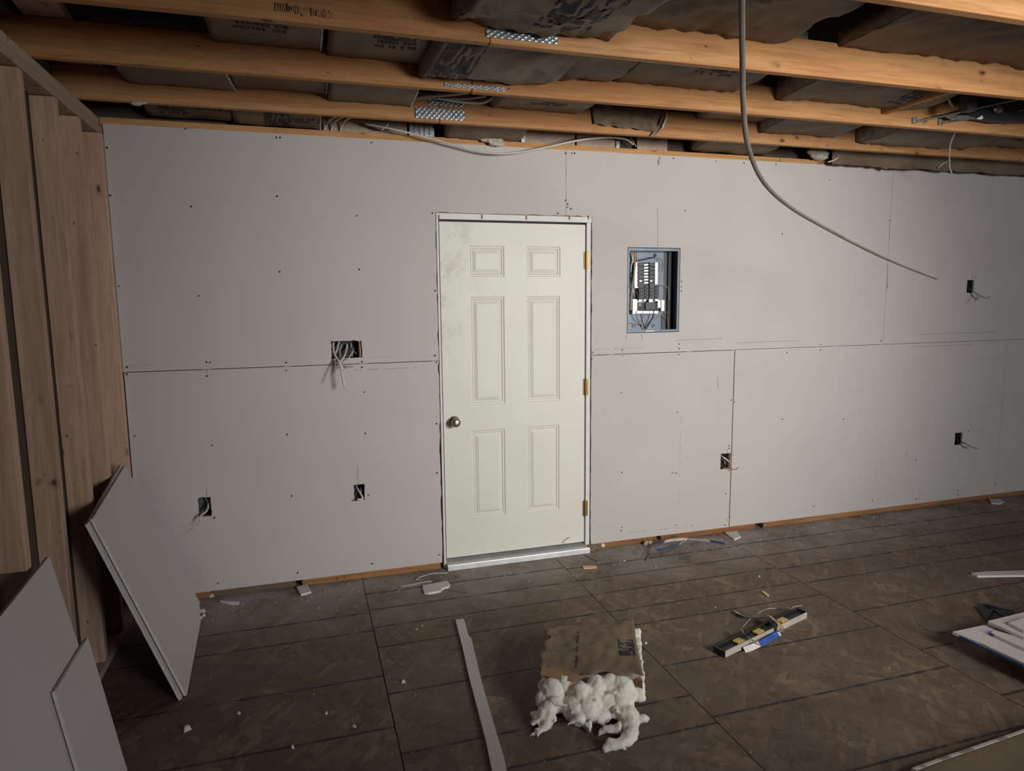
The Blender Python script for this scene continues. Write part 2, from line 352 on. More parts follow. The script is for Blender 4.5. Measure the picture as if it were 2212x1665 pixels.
D = dict(x0=1.646, x1=2.604, z1=2.098)   # opening cut in the drywall for the door
BOX = [('a', .32, .384, .463, .571), ('b', 1.138, 1.197, .472, .567), ('c', 1.047, 1.2125, 1.294, 1.389), ('d', 3.557, 3.634, .452, .56), ('e', 5.622, 5.698, .467, .562), ('f', 5.628, 5.697, 1.622, 1.714)]
PAN = (2.846, 3.216, 1.389, 1.920)
def wall_hole(x, z):
    if D['x0'] < x < D['x1'] and z < D['z1']: return True
    for _, a, b, c, d in BOX:
        if a < x < b and c < z < d: return True
    return PAN[0] < x < PAN[1] and PAN[2] < z < PAN[3]
def rag(x, z):   # hand-cut, torn edges round the door opening
    if abs(x-D['x0']) < 1e-4 and z < D['z1']+.001:
        return x+(.006*noise.noise(Vector((3, 1, z*9)))+.004*noise.noise(Vector((1, 7, z*31))))-(.0 if z > 1.25 else .006)+(.006 if .9 < z < 1.2 else 0), z
    if abs(x-D['x1']) < 1e-4 and z < D['z1']+.001:
        return x+.003+.004*noise.noise(Vector((9, 1, z*8)))+.003*noise.noise(Vector((9, 2, z*33))), z
    if abs(z-D['z1']) < 1e-4 and D['x0'] < x < D['x1']:
        return x, z+.002+.007*noise.noise(Vector((x*11, 4, 2)))+.004*noise.noise(Vector((x*40, 4, 2)))
    for n_, a, b, c, d in BOX:
        if a-1e-4 < x < b+1e-4 and c-1e-4 < z < d+1e-4:
            return x+.004*noise.noise(Vector((x*50, z*50, 1))), z+.005*noise.noise(Vector((x*50, z*50, 8)))
    return x, z
G = .0022
SHEETS = [(.016, 2.438-G, ZS+.001, ZT), (2.438, 4.877-G, ZS+.001, ZT+.002), (4.877, 7.315-G, ZS+.001, ZT), (7.315, XR, ZS+.001, ZT),
          (.019, D['x0'], ZB, ZS-.003), (D['x1'], 3.640-G, ZB-.002, ZS-.003), (3.642+G, 6.08-G, ZB, ZS-.002), (6.08, XR, ZB, ZS-.002)]
for (a, b, c, d) in SHEETS:
    xs = {a, b}; zs = {c, d}
    def addx(v):
        if a+1e-5 < v < b-1e-5: xs.add(v)
    def addz(v):
        if c+1e-5 < v < d-1e-5: zs.add(v)
    for _, p, q, r, s_ in BOX:
        if a < q and p < b and c < s_ and r < d:
            for v in frange(p, q, .02): addx(v)
            for v in frange(r, s_, .02): addz(v)
    if a < PAN[1] and PAN[0] < b and c < PAN[3] and PAN[2] < d:
        addx(PAN[0]); addx(PAN[1]); addz(PAN[2]); addz(PAN[3])
    if a <= D['x1'] and D['x0'] <= b:
        addx(D['x0']); addx(D['x1']); addz(D['z1'])
        for v in frange(ZB, D['z1'], .03): addz(v)
        for v in frange(D['x0'], D['x1'], .03): addx(v)
    mb = MB(); cells(mb, sorted(xs), sorted(zs), wall_hole, 0.0, .0127, rag)
    mb.build('drywall_panel', ['drywall', 'gypsum'], wall_back)

# screws, pencil lines and factory print (flat marks on the paper)
SCREWS = [(400, 278), (597, 297), (605, 297), (802, 308), (1017, 322), (1222, 331), (1235, 331), (1241, 331), (1455, 342), (1546, 348), (1607, 352), (1676, 355), (1792, 388),
 (231, 319), (238, 422), (256, 618), (274, 793), (274, 808), (290, 942), (598, 424), (413, 446), (770, 466), (604, 587), (776, 582), (429, 639), (940, 628), (934, 460), (942, 783), (940, 768),
 (446, 782), (453, 783), (447, 812), (618, 783), (618, 800), (782, 781), (782, 793), (457, 962), (620, 938), (789, 936), (787, 847), (630, 1071), (463, 1118), (796, 1069), (943, 915), (944, 1021),
 (470, 1260), (643, 1237), (804, 1217), (948, 1198), (1222, 433), (1226, 441), (1225, 448), (1233, 451), (1205, 461), (1280, 761), (1278, 775), (1344, 756), (1344, 769), (1467, 743), (1467, 753), (1466, 766),
 (1275, 887), (1272, 990), (1342, 848), (1343, 1020), (1463, 890), (1452, 1021), (1460, 1022), (1580, 864), (1586, 868), (1575, 962), (1575, 968), (1343, 1139), (1342, 1146), (1273, 1149), (1459, 1134), (1568, 1066), (1576, 1116), (1570, 1123), (1566, 1134),
 (1472, 608), (1472, 619), (1472, 628), (1700, 762), (1772, 744), (1772, 756), (1922, 476), (1916, 615), (1916, 621), (1903, 736), (1757, 1094), (1885, 1081), (1979, 1078), (2068, 1059), (2069, 1068), (2150, 1046),
 (2107, 598), (1480, 455), (1690, 505), (1762, 478), (1690, 905), (1822, 905), (1958, 980), (1978, 993), (2092, 931)]
mb = MB()
for k, (px, py) in enumerate(SCREWS):
    p = on_y(px, py); r = .0054 if px < 1300 else .0048
    if k % 3 == 0:   # torn dimple with a small tail
        mb.face([(p.x-r*1.4, -.0012, p.z-r*.6), (p.x+r*.5, -.0012, p.z-r*.6), (p.x+r*1.6, -.0012, p.z+r*1.1), (p.x, -.0012, p.z+r*.5)])
    else:
        mb.face([(p.x+r*math.cos(q*math.pi/4), -.0012, p.z+r*math.sin(q*math.pi/4)) for q in range(8)])
tag(mb.build('screw_heads', 'logo_ink', wall_back), kind='stuff')
def wall_line(mb, pts, w=.002, y=-.0009):
    P = [on_y(*p) for p in pts]
    for a, b in zip(P[:-1], P[1:]):
        d = (b-a).normalized(); n = Vector((-d.z, 0, d.x))*w*.5
        mb.face([(a.x-n.x, y, a.z-n.z), (b.x-n.x, y, b.z-n.z), (b.x+n.x, y, b.z+n.z), (a.x+n.x, y, a.z+n.z)])
mb = MB()
for L in ([(1420, 449), (1421, 490), (1421, 532)], [(1386, 722), (1387, 734)], [(1353, 720), (1353, 732)], [(772, 1004), (774, 1046)], [(446, 1054), (447, 1074)], [(2101, 583), (2101, 604)], [(1923, 476), (1920, 520)], [(1918, 570), (1916, 622)],
          [(1460, 735), (1560, 731)], [(1590, 741), (1650, 738), (1725, 736)], [(1985, 722), (2150, 717)], [(1970, 749), (2100, 744)], [(447, 797), (447, 806)], [(1571, 971), (1571, 980)], [(1585, 979), (1581, 984)], [(1550, 810), (1551, 840)]):
    wall_line(mb, L)
tag(mb.build('pencil_marks', 'pencil', wall_back), kind='stuff')
mb = MB(); rnd = random.Random(3)
for (a, b) in (((270, 790), (330, 787)), ((765, 799), (905, 794)), ((920, 768), (945, 767)), ((1283, 755), (1400, 750)), ((1360, 1150), (1500, 1135)), ((1470, 900), (1466, 1100))):
    A, B = on_y(*a), on_y(*b); n = int((B-A).length/.012)
    for k in range(n):
        if rnd.random() < .35: continue
        p = A.lerp(B, k/n); h = rnd.uniform(.002, .0045)
        mb.face([(p.x, -.0009, p.z-h), (p.x+.008, -.0009, p.z-h), (p.x+.008, -.0009, p.z+h), (p.x, -.0009, p.z+h)])
tag(mb.build('factory_print', 'faint_print', wall_back), kind='stuff')

# ---- left wall: studs, plates
mb = MB(); mb.box((-.13, YF, -.02), (-.092, .1, 3.0)); wall_left = mb.build('wall_left', 'dark_sheathing'); tag(wall_left, kind='structure')
for k, (ya, yb, z0) in enumerate([(-.040, -.002, .04), (-.345, -.302, .04), (-.650, -.605, .04), (-1.012, -.968, .04), (-1.375, -1.330, .745), (-1.72, -1.68, .745), (-2.1, -2.06, .04), (-2.5, -2.46, .04), (-2.9, -2.86, .04), (-3.7, -3.66, .04), (-4.5, -4.46, .04), (-5.3, -5.26, .04), (-6.1, -6.06, .04)]):
    mb = MB(); mb.box((-.089, ya, z0), (.0155 if k == 0 else 0, yb, 2.428)); mb.build('wall_stud', 'stud_wood', wall_left, bevel=.003)
mb = MB(); mb.box((-.089, YF, 0), (0, -.002, .038)); mb.build('bottom_plate', 'left_plate_wood', wall_left)
mb = MB(); mb.box((-.089, YF, 2.430), (.002, .012, 2.468)); mb.build('top_plate', 'left_plate_wood', wall_left, bevel=.003)
mb = MB(); mb.box((-.091, YF, 2.470), (.0, .012, 2.507)); mb.build('top_plate', 'left_plate_wood', wall_left, bevel=.003)
# ---- right wall and the wall behind the camera with its window
mb = MB(); mb.box((XR, YF, 0), (XR+.1, .0, 2.505)); tag(mb.build('wall_right', 'drywall'), kind='structure')
mb = MB(); WIN = (3.5, 4.9, 1.2, 2.3)
cells(mb, sorted([-.1, XR+.1, WIN[0], WIN[1]]), sorted([0, 2.505, WIN[2], WIN[3]]), lambda x, z: WIN[0] < x < WIN[1] and WIN[2] < z < WIN[3], YF, YF-.1, None, 0, 0)
tag(mb.build('wall_front', 'drywall'), kind='structure')

# ---- ceiling: dark roof deck added high above to block world light, joists, braces, splice plates
mb = MB(); mb.box((-1.2, YF-.2, 3.15), (XR+.4, 1.2, 3.2)); mb.box((-1.25, YF-.2, 2.51), (-1.2, 1.2, 3.15)); mb.box((XR+.35, YF-.2, 2.51), (XR+.4, 1.2, 3.15)); mb.box((-1.2, 1.15, 2.51), (XR+.4, 1.2, 3.15))
ceiling = mb.build('ceiling', 'attic_dark'); tag(ceiling, kind='structure')
JY = {'A': -.315, 'B': -.86, 'C': -1.435, 'D': -2.10, 'E': -2.72, 'F': -3.33, 'G': -3.94, 'H': -4.55, 'I': -5.16, 'J': -5.77, 'K': -6.38}
JZ = 2.512
LABJ = {'A': 'orange ceiling joist nearest the drywalled back wall', 'B': 'second ceiling joist out from the back wall', 'C': 'third ceiling joist, with a stamped mark and long splice plate', 'D': 'ceiling joist at the top right corner of the picture'}
JO = {}
def joist(k, x0, x1):
    y = JY[k]; mb = MB(); xs = frange(x0, x1, .35); rows = []
    ph = random.random()*9
    for x in xs:
        b = .004*noise.noise(Vector((x*.8, ph, 0))); c = .006*noise.noise(Vector((x*.5, ph, 5)))
        rows.append([(x, y+c, JZ+b), (x, y+.038+c, JZ+b), (x, y+.038+c, JZ+.14+b), (x, y+c, JZ+.14+b)])
    mb.grid(rows, 0, True); mb.face(rows[0][::-1]); mb.face(rows[-1])
    o = mb.build('ceiling_joist', 'joist_wood', ceiling, bevel=.004)
    if k in LABJ: o['label'] = LABJ[k]
    JO.setdefault(k, []).append(o); return o
splice = {'A': 1.62, 'B': 1.655, 'C': 1.58}
for k in JY:
    if k in splice: joist(k, -1.15, splice[k]-.001); joist(k, splice[k]+.001, XR+.3)
    else: joist(k, -1.15, XR+.3)
def splice_plate(k, px0, px1, py0a, py1a, extra=None):
    y = JY[k]-.004; a = on_y(px0, py0a, y); b = on_y(px1, py1a, y)
    mb = MB(); z0, z1 = min(a.z, b.z), max(a.z, b.z)
    nx = max(6, int((b.x-a.x)/.0125)); nz = max(3, int((z1-z0)/.011))
    for i in range(nx):
        for j in range(nz):
            xa, xb = a.x+(b.x-a.x)*i/nx, a.x+(b.x-a.x)*(i+1)/nx; za, zb = z0+(z1-z0)*j/nz, z0+(z1-z0)*(j+1)/nz
            xm, zm = (xa+xb)/2, (za+zb)/2; d = .0028 if (i+j) % 2 else -.001
            for q in (((xa, za), (xb, za)), ((xb, za), (xb, zb)), ((xb, zb), (xa, zb)), ((xa, zb), (xa, za))):
                mb.face([(q[0][0], y, q[0][1]), (q[1][0], y, q[1][1]), (xm, y+d, zm)])
    mb.box((a.x, y+.0015, z0), (b.x, y+.004, z1))
    o = mb.build('splice_plate', 'galvanised', JO[k][0]); o['label'] = 'toothed galvanised splice plate'; return o
splice_plate('C', 1050, 1205, 62, 95)
splice_plate('B', 960, 1090, 178, 197)
splice_plate('A', 897, 1004, 230, 261)
splice_plate('A', 926, 1004, 212, 231)
# blurred grade stamp on joist C, knots drawn by the wood itself
mb = MB(); rnd = random.Random(11)
for k in range(26):
    if k in (14, 15): continue
    px = 598+k*4.8; py = 14+k*.75+rnd.uniform(-2, 2); p = on_y(px, py, JY['C']-.0065); w, h = rnd.uniform(.003, .006), rnd.uniform(.006, .014)
    mb.face([(p.x-w, p.y, p.z-h), (p.x+w, p.y, p.z-h), (p.x+w, p.y, p.z+h), (p.x-w, p.y, p.z+h)])
mb.build('grade_stamp', 'sill_wood', JO['C'][0])
# flat bracing boards lying across the joists
mb = MB(); mb.hull8([(.13, -3.0, 2.655), (.27, -3.0, 2.655), (.06, .08, 2.655), (-.08, .08, 2.655), (.13, -3.0, 2.693), (.27, -3.0, 2.693), (.06, .08, 2.693), (-.08, .08, 2.693)])
o = mb.build('brace_board', 'left_plate_wood', ceiling); o['label'] = 'flat bracing board across the joists above the left wall'
p = on_z(1985, 225, 2.57)
mb = MB(); x = p.x
mb.hull8([(x-.05, JY['B']-.004, 2.565), (x-.012, JY['B']-.004, 2.565), (x-.012, JY['C']+.04, 2.565), (x-.05, JY['C']+.04, 2.565), (x-.05, JY['B']-.004, 2.652), (x-.012, JY['B']-.004, 2.652), (x-.012, JY['C']+.04, 2.652), (x-.05, JY['C']+.04, 2.652)])
o = mb.build('blocking_board', 'joist_wood', ceiling, bevel=.003); o['label'] = 'short blocking board between two joists beside the metal bracket'
# framing glimpsed above the back wall
for (a, b) in ((690, 880), (1125, 1240), (1245, 1335), (1375, 1440)):
    A, B = on_y(a, 285, .06), on_y(b, 310, .06)
    mb = MB(); mb.box((A.x, .05, 2.516), (B.x, .088, 2.60)); mb.build('blocking_board', 'left_plate_wood', ceiling)
for px in (1130, 1335):
    A = on_y(px, 300, .04); mb = MB(); mb.box((A.x-.012, .038, 2.516), (A.x+.012, .05, 2.6)); mb.build('hanger_strap', 'galvanised', ceiling)
A, B = on_y(884, 275, .03), on_y(938, 275, .03); mb = MB()
for k in range(5):
    xa = A.x+(B.x-A.x)*k/5; xb = A.x+(B.x-A.x)*(k+.82)/5; mb.box((xa, .028, 2.515), (xb, .034, 2.60))
mb.box((A.x, .034, 2.515), (B.x, .037, 2.60)); mb.build('splice_plate', 'galvanised', ceiling)

# ================================================================== DOOR
door = bpy.data.objects.new('door_1', None); COL.objects.link(door); door.location = (2.115, 0, 0); tag(door, kind='structure')
door['label'] = 'white six-panel door with brass hinges in the drywalled back wall'
SX0, SX1, SZ0, SZ1 = 1.668, 2.562, .062, 2.050
PANELS = [(1.835, 2.050, 1.740, 1.918), (2.185, 2.402, 1.740, 1.918), (1.836, 2.047, .986, 1.625), (2.184, 2.398, .986, 1.625), (1.833, 2.042, .296, .832), (2.182, 2.394, .292, .834)]
mb = MB(); xs = sorted({SX0, SX1, *[v for p in PANELS for v in p[:2]]}); zs = sorted({SZ0, SZ1, *[v for p in PANELS for v in p[2:]]})
cells(mb, xs, zs, lambda x, z: any(a < x < b and c < z < d for a, b, c, d in PANELS), .004, .044, None, 0, 0)
slab = mb.build('door_slab', 'door_white', door)
def ring(a, b, c, d, ins, y): return [(a+ins, y, c+ins), (b-ins, y, c+ins), (b-ins, y, d-ins), (a+ins, y, d-ins)]
for (a, b, c, d) in PANELS:
    mb = MB(); prof = [(0, .004), (.005, .0095), (.011, .0105), (.0145, .0075), (.018, .0125), (.022, .0135), (.043, .0045)]
    R_ = [ring(a, b, c, d, i, y) for i, y in prof]
    mb.grid(R_, 0, True); mb.face(R_[-1]); mb.face(ring(a, b, c, d, 0, .03))
    mb.build('raised_panel', 'door_white', slab)
mb = MB(); mb.box((1.649, -.006, .0), (1.661, .09, 2.062)); mb.build('side_jamb', 'jamb_white', door, bevel=.0015)
mb = MB(); mb.box((2.570, -.004, .02), (2.597, .09, 2.062)); mb.build('side_jamb', 'jamb_white', door, bevel=.0015)
mb = MB(); mb.box((1.649, -.006, 2.0625), (2.600, .09, 2.096)); mb.build('head_jamb', 'jamb_white', door, bevel=.0015)
mb = MB(); mb.box((1.662, .03, .06), (2.569, .06, 2.061)); mb.build('weatherstrip', 'weatherstrip', door)
mb = MB(); mb.hull8([(1.662, -.05, 0), (2.585, -.05, 0), (2.585, .1, 0), (1.662, .1, 0), (1.662, -.046, .034), (2.585, -.046, .034), (2.585, .1, .05), (1.662, .1, .05)])
mb.build('threshold', 'aluminium', door, bevel=.003)
# head jamb nails and rusty clips
mb = MB()
for px in (948, 1041, 1137, 1230, 1271):
    p = on_y(px, 468 if px < 1100 else 470, -.007); mb.box((p.x-.004, -.0085, p.z-.012), (p.x+.004, -.006, p.z+.012))
mb.build('jamb_clips', 'sill_wood', door)
for zc in (1.838, 1.063, .284):
    mb = MB(); mb.tube([(2.566, -.008, zc-.051), (2.566, -.008, zc+.051)], .0065, 10); mb.box((2.553, -.0005, zc-.05), (2.566, .004, zc+.05)); mb.box((2.566, -.0062, zc-.05), (2.584, -.003, zc+.05))
    for q in (-.034, 0, .034): mb.tube([(2.566, -.008, zc+q-.001), (2.566, -.008, zc+q+.001)], .0072, 10)
    h = mb.build('hinge', 'brass', door, bevel=.0008)
def lathe(mb, c, prof, seg=24, ax=(0, -1, 0)):
    P = [[(c[0]+r*math.cos(2*math.pi*k/seg), c[1]-h, c[2]+r*math.sin(2*math.pi*k/seg)) for k in range(seg)] for r, h in prof]
    mb.grid(P, 0, True)
K = (1.730, .004, .897)
mb = MB(); lathe(mb, K, [(.0, .0), (.033, .0), (.033, .005), (.028, .009), (.014, .012), (.0125, .03), (.018, .036), (.0265, .046), (.0275, .056), (.023, .064), (.012, .068), (0, .0685)])
kn = mb.build('door_knob', 'nickel', door, smooth=True)
mb = MB(); lathe(mb, (K[0], K[1]-.0675, K[2]), [(0, 0), (.009, 0), (.009, .003), (.006, .0035), (0, .0035)]); mb.build('knob_button', 'aluminium', kn, smooth=True)

# ================================================================== BREAKER PANEL
x0, x1, z0, z1 = PAN
pan = thing('breaker_panel', ((x0+x1)/2, .05, z0), 'open metal breaker panel with exposed breakers and wires, right of the door', 'breaker panel')
mb = MB(); a, b, c, d = x0+.004, x1-.003, z0+.004, z1-.004; yb = .094; yf = .002; th = .003
mb.box((a, yb-th, c), (b, yb, d)); mb.box((a, yf, c), (a+th, yb, d)); mb.box((b-th, yf, c), (b, yb, d)); mb.box((a, yf, c), (b, yb, c+th)); mb.box((a, yf, d-th), (b, yb, d))
mb.build('enclosure', 'enclosure_steel', pan)
mb = MB(); mb.box((a, yf-.001, d-.016), (b, yf+.004, d)); mb.box((a, yf-.001, c), (b, yf+.004, c+.014)); mb.box((b-.014, yf-.001, c+.014), (b, yf+.004, d-.016)); mb.box((a, yf-.001, c+.014), (a+.010, yf+.004, d-.016))
mb.build('rim', 'enclosure_steel', pan)
mb = MB(); mb.box((a+.13, yf-.0025, c+.002), (a+.19, yf-.001, c+.010)); mb.build('rating_label', 'tape_white', pan)
PX = lambda px, py, y=.05: on_y(px, py, y)
def pbox(px0, py0, px1, py1, y0, y1, mb=None):
    A, B = PX(px0, py0, y0), PX(px1, py1, y0); m = mb or MB(); m.box((min(A.x, B.x), y0, min(A.z, B.z)), (max(A.x, B.x), y1, max(A.z, B.z))); return m
zp = lambda zx, zy: (1330+zx*170/1231, 510+zy*230/1665)   # close-up measurements
def zbox(zx0, zy0, zx1, zy1, y0, y1, mb=None):
    return pbox(*zp(zx0, zy0), *zp(zx1, zy1), y0, y1, mb)
zbox(330, 240, 735, 1215, .085, .0905).build('back_plate', 'enclosure_steel', pan)
zbox(735, 240, 830, 1460, .086, .0905).build('side_shield', 'breaker_plastic', pan)
zbox(830, 240, 945, 1460, .070, .0905).build('cable_gutter', 'dark_plastic', pan)
zbox(300, 410, 352, 810, .055, .075).build('neutral_bar', 'metal_highlight_white', pan)
zbox(618, 410, 655, 755, .055, .075).build('neutral_bar', 'metal_highlight_white', pan)
for k in range(6):
    y = 415+k*63
    zbox(354, y, 440, y+58, .045, .083).build('breaker', 'breaker_plastic', pan, bevel=.0015)
    zbox(532, y, 618, y+58, .045, .083).build('breaker', 'breaker_plastic', pan, bevel=.0015)
zbox(440, 410, 532, 800, .062, .083).build('bus_cover', 'dark_plastic', pan)
for k in range(7):
    y = 432+k*47
    A = [PX(*zp(*q), .060) for q in ((450, y+2), (524, y), (512, y+26), (442, y+28))]
    mb = MB(); mb.slab(A, (0, -1, 0), .004); mb.build('bus_tab', 'metal_highlight_white', pan)
for k in range(2): zbox(372+k*168, 690, 410+k*160, 712, .042, .046).build('breaker_tag', 'metal_highlight_white', pan)
for col_ in range(2):
    for k in range(4):
        xa = 365+col_*165; y = 765+k*54+(45 if col_ == 0 and k < 0 else 0)
        b_ = zbox(xa, y, xa+150, y+49, .047, .083).build('breaker', 'breaker_plastic', pan, bevel=.0015)
        zbox(xa+88, y+10, xa+122, y+39, .040, .047).build('breaker_handle', 'dark_plastic', b_)
        zbox(xa+14, y+12, xa+72, y+36, .0455, .047).build('breaker_rating', 'box_plastic_grey', b_)
zbox(268, 985, 342, 1215, .055, .075).build('ground_bar', 'metal_highlight_white', pan)
zbox(715, 1000, 760, 1170, .055, .075).build('ground_bar', 'metal_highlight_white', pan)
zbox(660, 1000, 700, 1120, .052, .075).build('ground_bar', 'metal_highlight_white', pan)
zbox(342, 1040, 660, 1165, .052, .083).build('main_breaker', 'dark_plastic', pan, bevel=.002)
zbox(468, 1038, 622, 1150, .040, .052).build('main_switch', 'breaker_plastic', pan, bevel=.002)
for k, q in enumerate(((362, 990, 410, 1030), (440, 990, 478, 1015), (522, 985, 580, 1030), (618, 985, 660, 1015), (355, 1048, 400, 1095))):
    zbox(*q, .044, .050).build('lug', 'metal_highlight_white' if k < 4 else 'tape_tan', pan)
for (u, v) in ((330, 420), (425, 525), (528, 588), (598, 665)): zbox(u, 1168, v, 1212, .044, .075).build('lug', 'metal_highlight_white', pan, bevel=.002)
mb = MB(); A = PX(*zp(612, 300), .084); mb.tube([(A.x, .084, A.z), (A.x, .080, A.z)], .011, 16); mb.build('knockout', 'dark_plastic', pan)
for q in ((285, 1400), (590, 1400)):
    A = PX(*zp(*q), .088); mb = MB(); mb.tube([(A.x, .0905, A.z), (A.x, .084, A.z)], .0125, 18); k_ = mb.build('knockout', 'enclosure_steel', pan)
    mb = MB(); mb.tube([(A.x, .084, A.z), (A.x, .083, A.z)], .006, 14); mb.build('knockout_hole', 'dark_plastic', k_)
def zwire(name, mat, pts, ys, r, par):
    P = [PX(*zp(*p), y) for p, y in zip(pts, ys)]; mb = MB(); mb.tube(smooth_path(P, 6), r, 7); return mb.build(name, mat, par, smooth=True)
for pts, mat, r in (([(320, 1215), (345, 1300), (420, 1380), (450, 1455)], 'cable_grey', .0022), ([(385, 1215), (410, 1300), (440, 1400), (455, 1455)], 'wire_black', .0024), ([(520, 1215), (470, 1300), (445, 1380), (450, 1455)], 'cable_grey', .0022),
                    ([(588, 1170), (580, 1260), (520, 1370), (475, 1455)], 'wire_black', .0032), ([(690, 1180), (650, 1270), (560, 1350), (480, 1455)], 'cable_grey', .0028), ([(195, 1290), (260, 1350), (370, 1365), (430, 1400)], 'cable_white', .0018),
                    ([(700, 1250), (790, 1265), (812, 1340), (810, 1455)], 'wire_copper', .0014), ([(750, 1170), (800, 1190), (820, 1280), (815, 1400)], 'wire_copper', .0012)):
    zwire('wire', mat, pts, [.045, .05, .06, .07], r, pan)
for pts, mat, r in (([(245, 260), (262, 380), (240, 480), (235, 620)], 'cable_white', .0045), ([(305, 250), (300, 420), (280, 640), (245, 860)], 'tape_tan', .0065), ([(330, 250), (310, 380), (300, 560), (290, 760)], 'wire_copper', .0016),
                    ([(225, 400), (260, 390), (300, 430), (320, 470)], 'wire_copper', .0014), ([(220, 440), (260, 420), (300, 380), (330, 300)], 'wire_copper', .0014), ([(270, 700), (255, 860), (240, 1000), (235, 1160)], 'tape_tan', .0075), ([(225, 260), (232, 380), (225, 520), (232, 700)], 'wire_black', .004), ([(300, 830), (330, 900), (340, 960), (345, 1000)], 'wire_black', .005), ([(218, 760), (228, 840), (220, 940), (232, 1010)], 'wire_black', .003), ([(350, 375), (440, 375), (520, 340), (610, 325)], 'wire_black', .0018),
                    ([(360, 385), (450, 355), (540, 350), (625, 330)], 'wire_black', .0018), ([(640, 340), (715, 370), (735, 440), (720, 560)], 'wire_black', .0018), ([(660, 400), (700, 440), (705, 560), (680, 690)], 'cable_grey', .002), ([(225, 500), (245, 560), (225, 640), (240, 690)], 'wire_black', .003), ([(720, 760), (790, 780), (830, 850), (835, 1000)], 'cable_grey', .0018)):
    zwire('wire', mat, pts, [.055, .05, .05, .055], r, pan)

# ================================================================== OUTLET BOXES
def outlet(name, key, label, mat, wires, yb=.075):
    _, a, b, c, d = [q for q in BOX if q[0] == key][0]
    o = thing(name, ((a+b)/2, .04, c), label, 'outlet box', 'wall boxes with loose wires')
    a -= .004; b = b+.004 if key not in 'bc' else 1.1985; c -= .004; d += .004; t_ = .003; mb = MB(); yf = .0135
    mb.box((a, yb, c), (b, yb+t_, d)); mb.box((a, yf, c), (a+t_, yb, d)); mb.box((b-t_, yf, c), (b, yb, d)); mb.box((a+t_, yf, c), (b-t_, yb, c+t_)); mb.box((a+t_, yf, d-t_), (b-t_, yb, d))
    mb.build('box_body', mat, o)
    for mat_, r, pts in wires:
        P = [on_y(p[0], p[1], p[2]) for p in pts]; mb = MB(); mb.tube(smooth_path(P, 7), r, 8); mb.build('wire', mat_, o, smooth=True)
    return o
outlet('outlet_box', 'a', 'low wall box at far left, beside the leaning drywall sheets', 'box_plastic_grey',
       [('cable_white', .0055, [(444, 1076, .06), (450, 1085, .04), (447, 1102, .0), (434, 1114, -.045), (432, 1124, -.06)]), ('cable_white', .0016, [(432, 1122, -.055), (434, 1132, -.07), (431, 1142, -.075), (416, 1147, -.08)]), ('wire_copper', .0013, [(434, 1118, -.05), (429, 1128, -.07), (424, 1136, -.085)])])
outlet('outlet_box', 'b', 'low wall box left of the door, white cable crossing it', 'box_plastic',
       [('cable_white', .0055, [(769, 1050, .06), (774, 1058, .02), (782, 1072, -.02), (783, 1077, -.03), (772, 1079, -.05)]), ('cable_grey', .004, [(779, 1050, .06), (780, 1058, .03), (779, 1066, 0)])])
outlet('outlet_box', 'c', 'wide wall box stuffed with several cables, mid-height left of the door', 'box_plastic',
       [('cable_white', .0062, [(720, 740, .06), (720, 752, .03), (723, 766, -.01), (733, 783, -.06), (737, 800, -.08), (741, 820, -.09), (745, 838, -.095)]), ('cable_white', .005, [(732, 738, .06), (729, 752, .03), (724, 768, -.02), (732, 780, -.05)]),
        ('cable_grey', .006, [(737, 745, .06), (734, 756, .03), (735, 770, -.01), (738, 782, -.05)]), ('cable_white', .006, [(750, 744, .06), (748, 757, .03), (743, 770, -.02), (736, 784, -.06), (742, 800, -.08)]), ('cable_grey', .005, [(757, 741, .06), (760, 751, .04)]),
        ('cable_white', .003, [(764, 752, .04), (760, 762, -.01), (752, 775, -.03), (740, 786, -.06), (730, 778, -.06)]), ('cable_grey', .003, [(772, 767, .05), (764, 759, .0), (760, 770, -.01)]), ('cable_grey', .0045, [(737, 783, -.06), (746, 791, -.07), (763, 792, -.06)]), ('cable_grey', .003, [(726, 775, -.03), (722, 800, -.07), (716, 825, -.085)])])
outlet('outlet_box', 'd', 'low wall box on the vertical drywall joint, right of the door', 'box_plastic',
       [('cable_white', .006, [(1557, 985, .04), (1563, 988, .01), (1570, 993, .0), (1576, 999, .03)]), ('cable_grey', .005, [(1562, 990, .05), (1565, 997, .02), (1566, 1003, .04)]), ('wire_copper', .003, [(1558, 1004, .04), (1563, 1009, .0), (1572, 1011, -.02), (1585, 1014, -.05), (1591, 1013, -.06), (1595, 1008, -.065)])])
outlet('outlet_box', 'e', 'low wall box at far right with a short cable', 'box_plastic',
       [('cable_grey', .0055, [(2066, 955, .05), (2074, 955, 0), (2084, 957, -.05), (2096, 964, -.08), (2112, 969, -.1)])])
outlet('outlet_box', 'f', 'high wall box at far right beyond the dangling cable end', 'box_plastic',
       [('cable_grey', .0055, [(2090, 622, .05), (2098, 627, .0), (2106, 632, -.04), (2120, 640, -.08), (2130, 644, -.1), (2137, 641, -.1)]), ('cable_grey', .0025, [(2104, 632, -.04), (2111, 638, -.06), (2109, 647, -.07), (2104, 653, -.07)])])

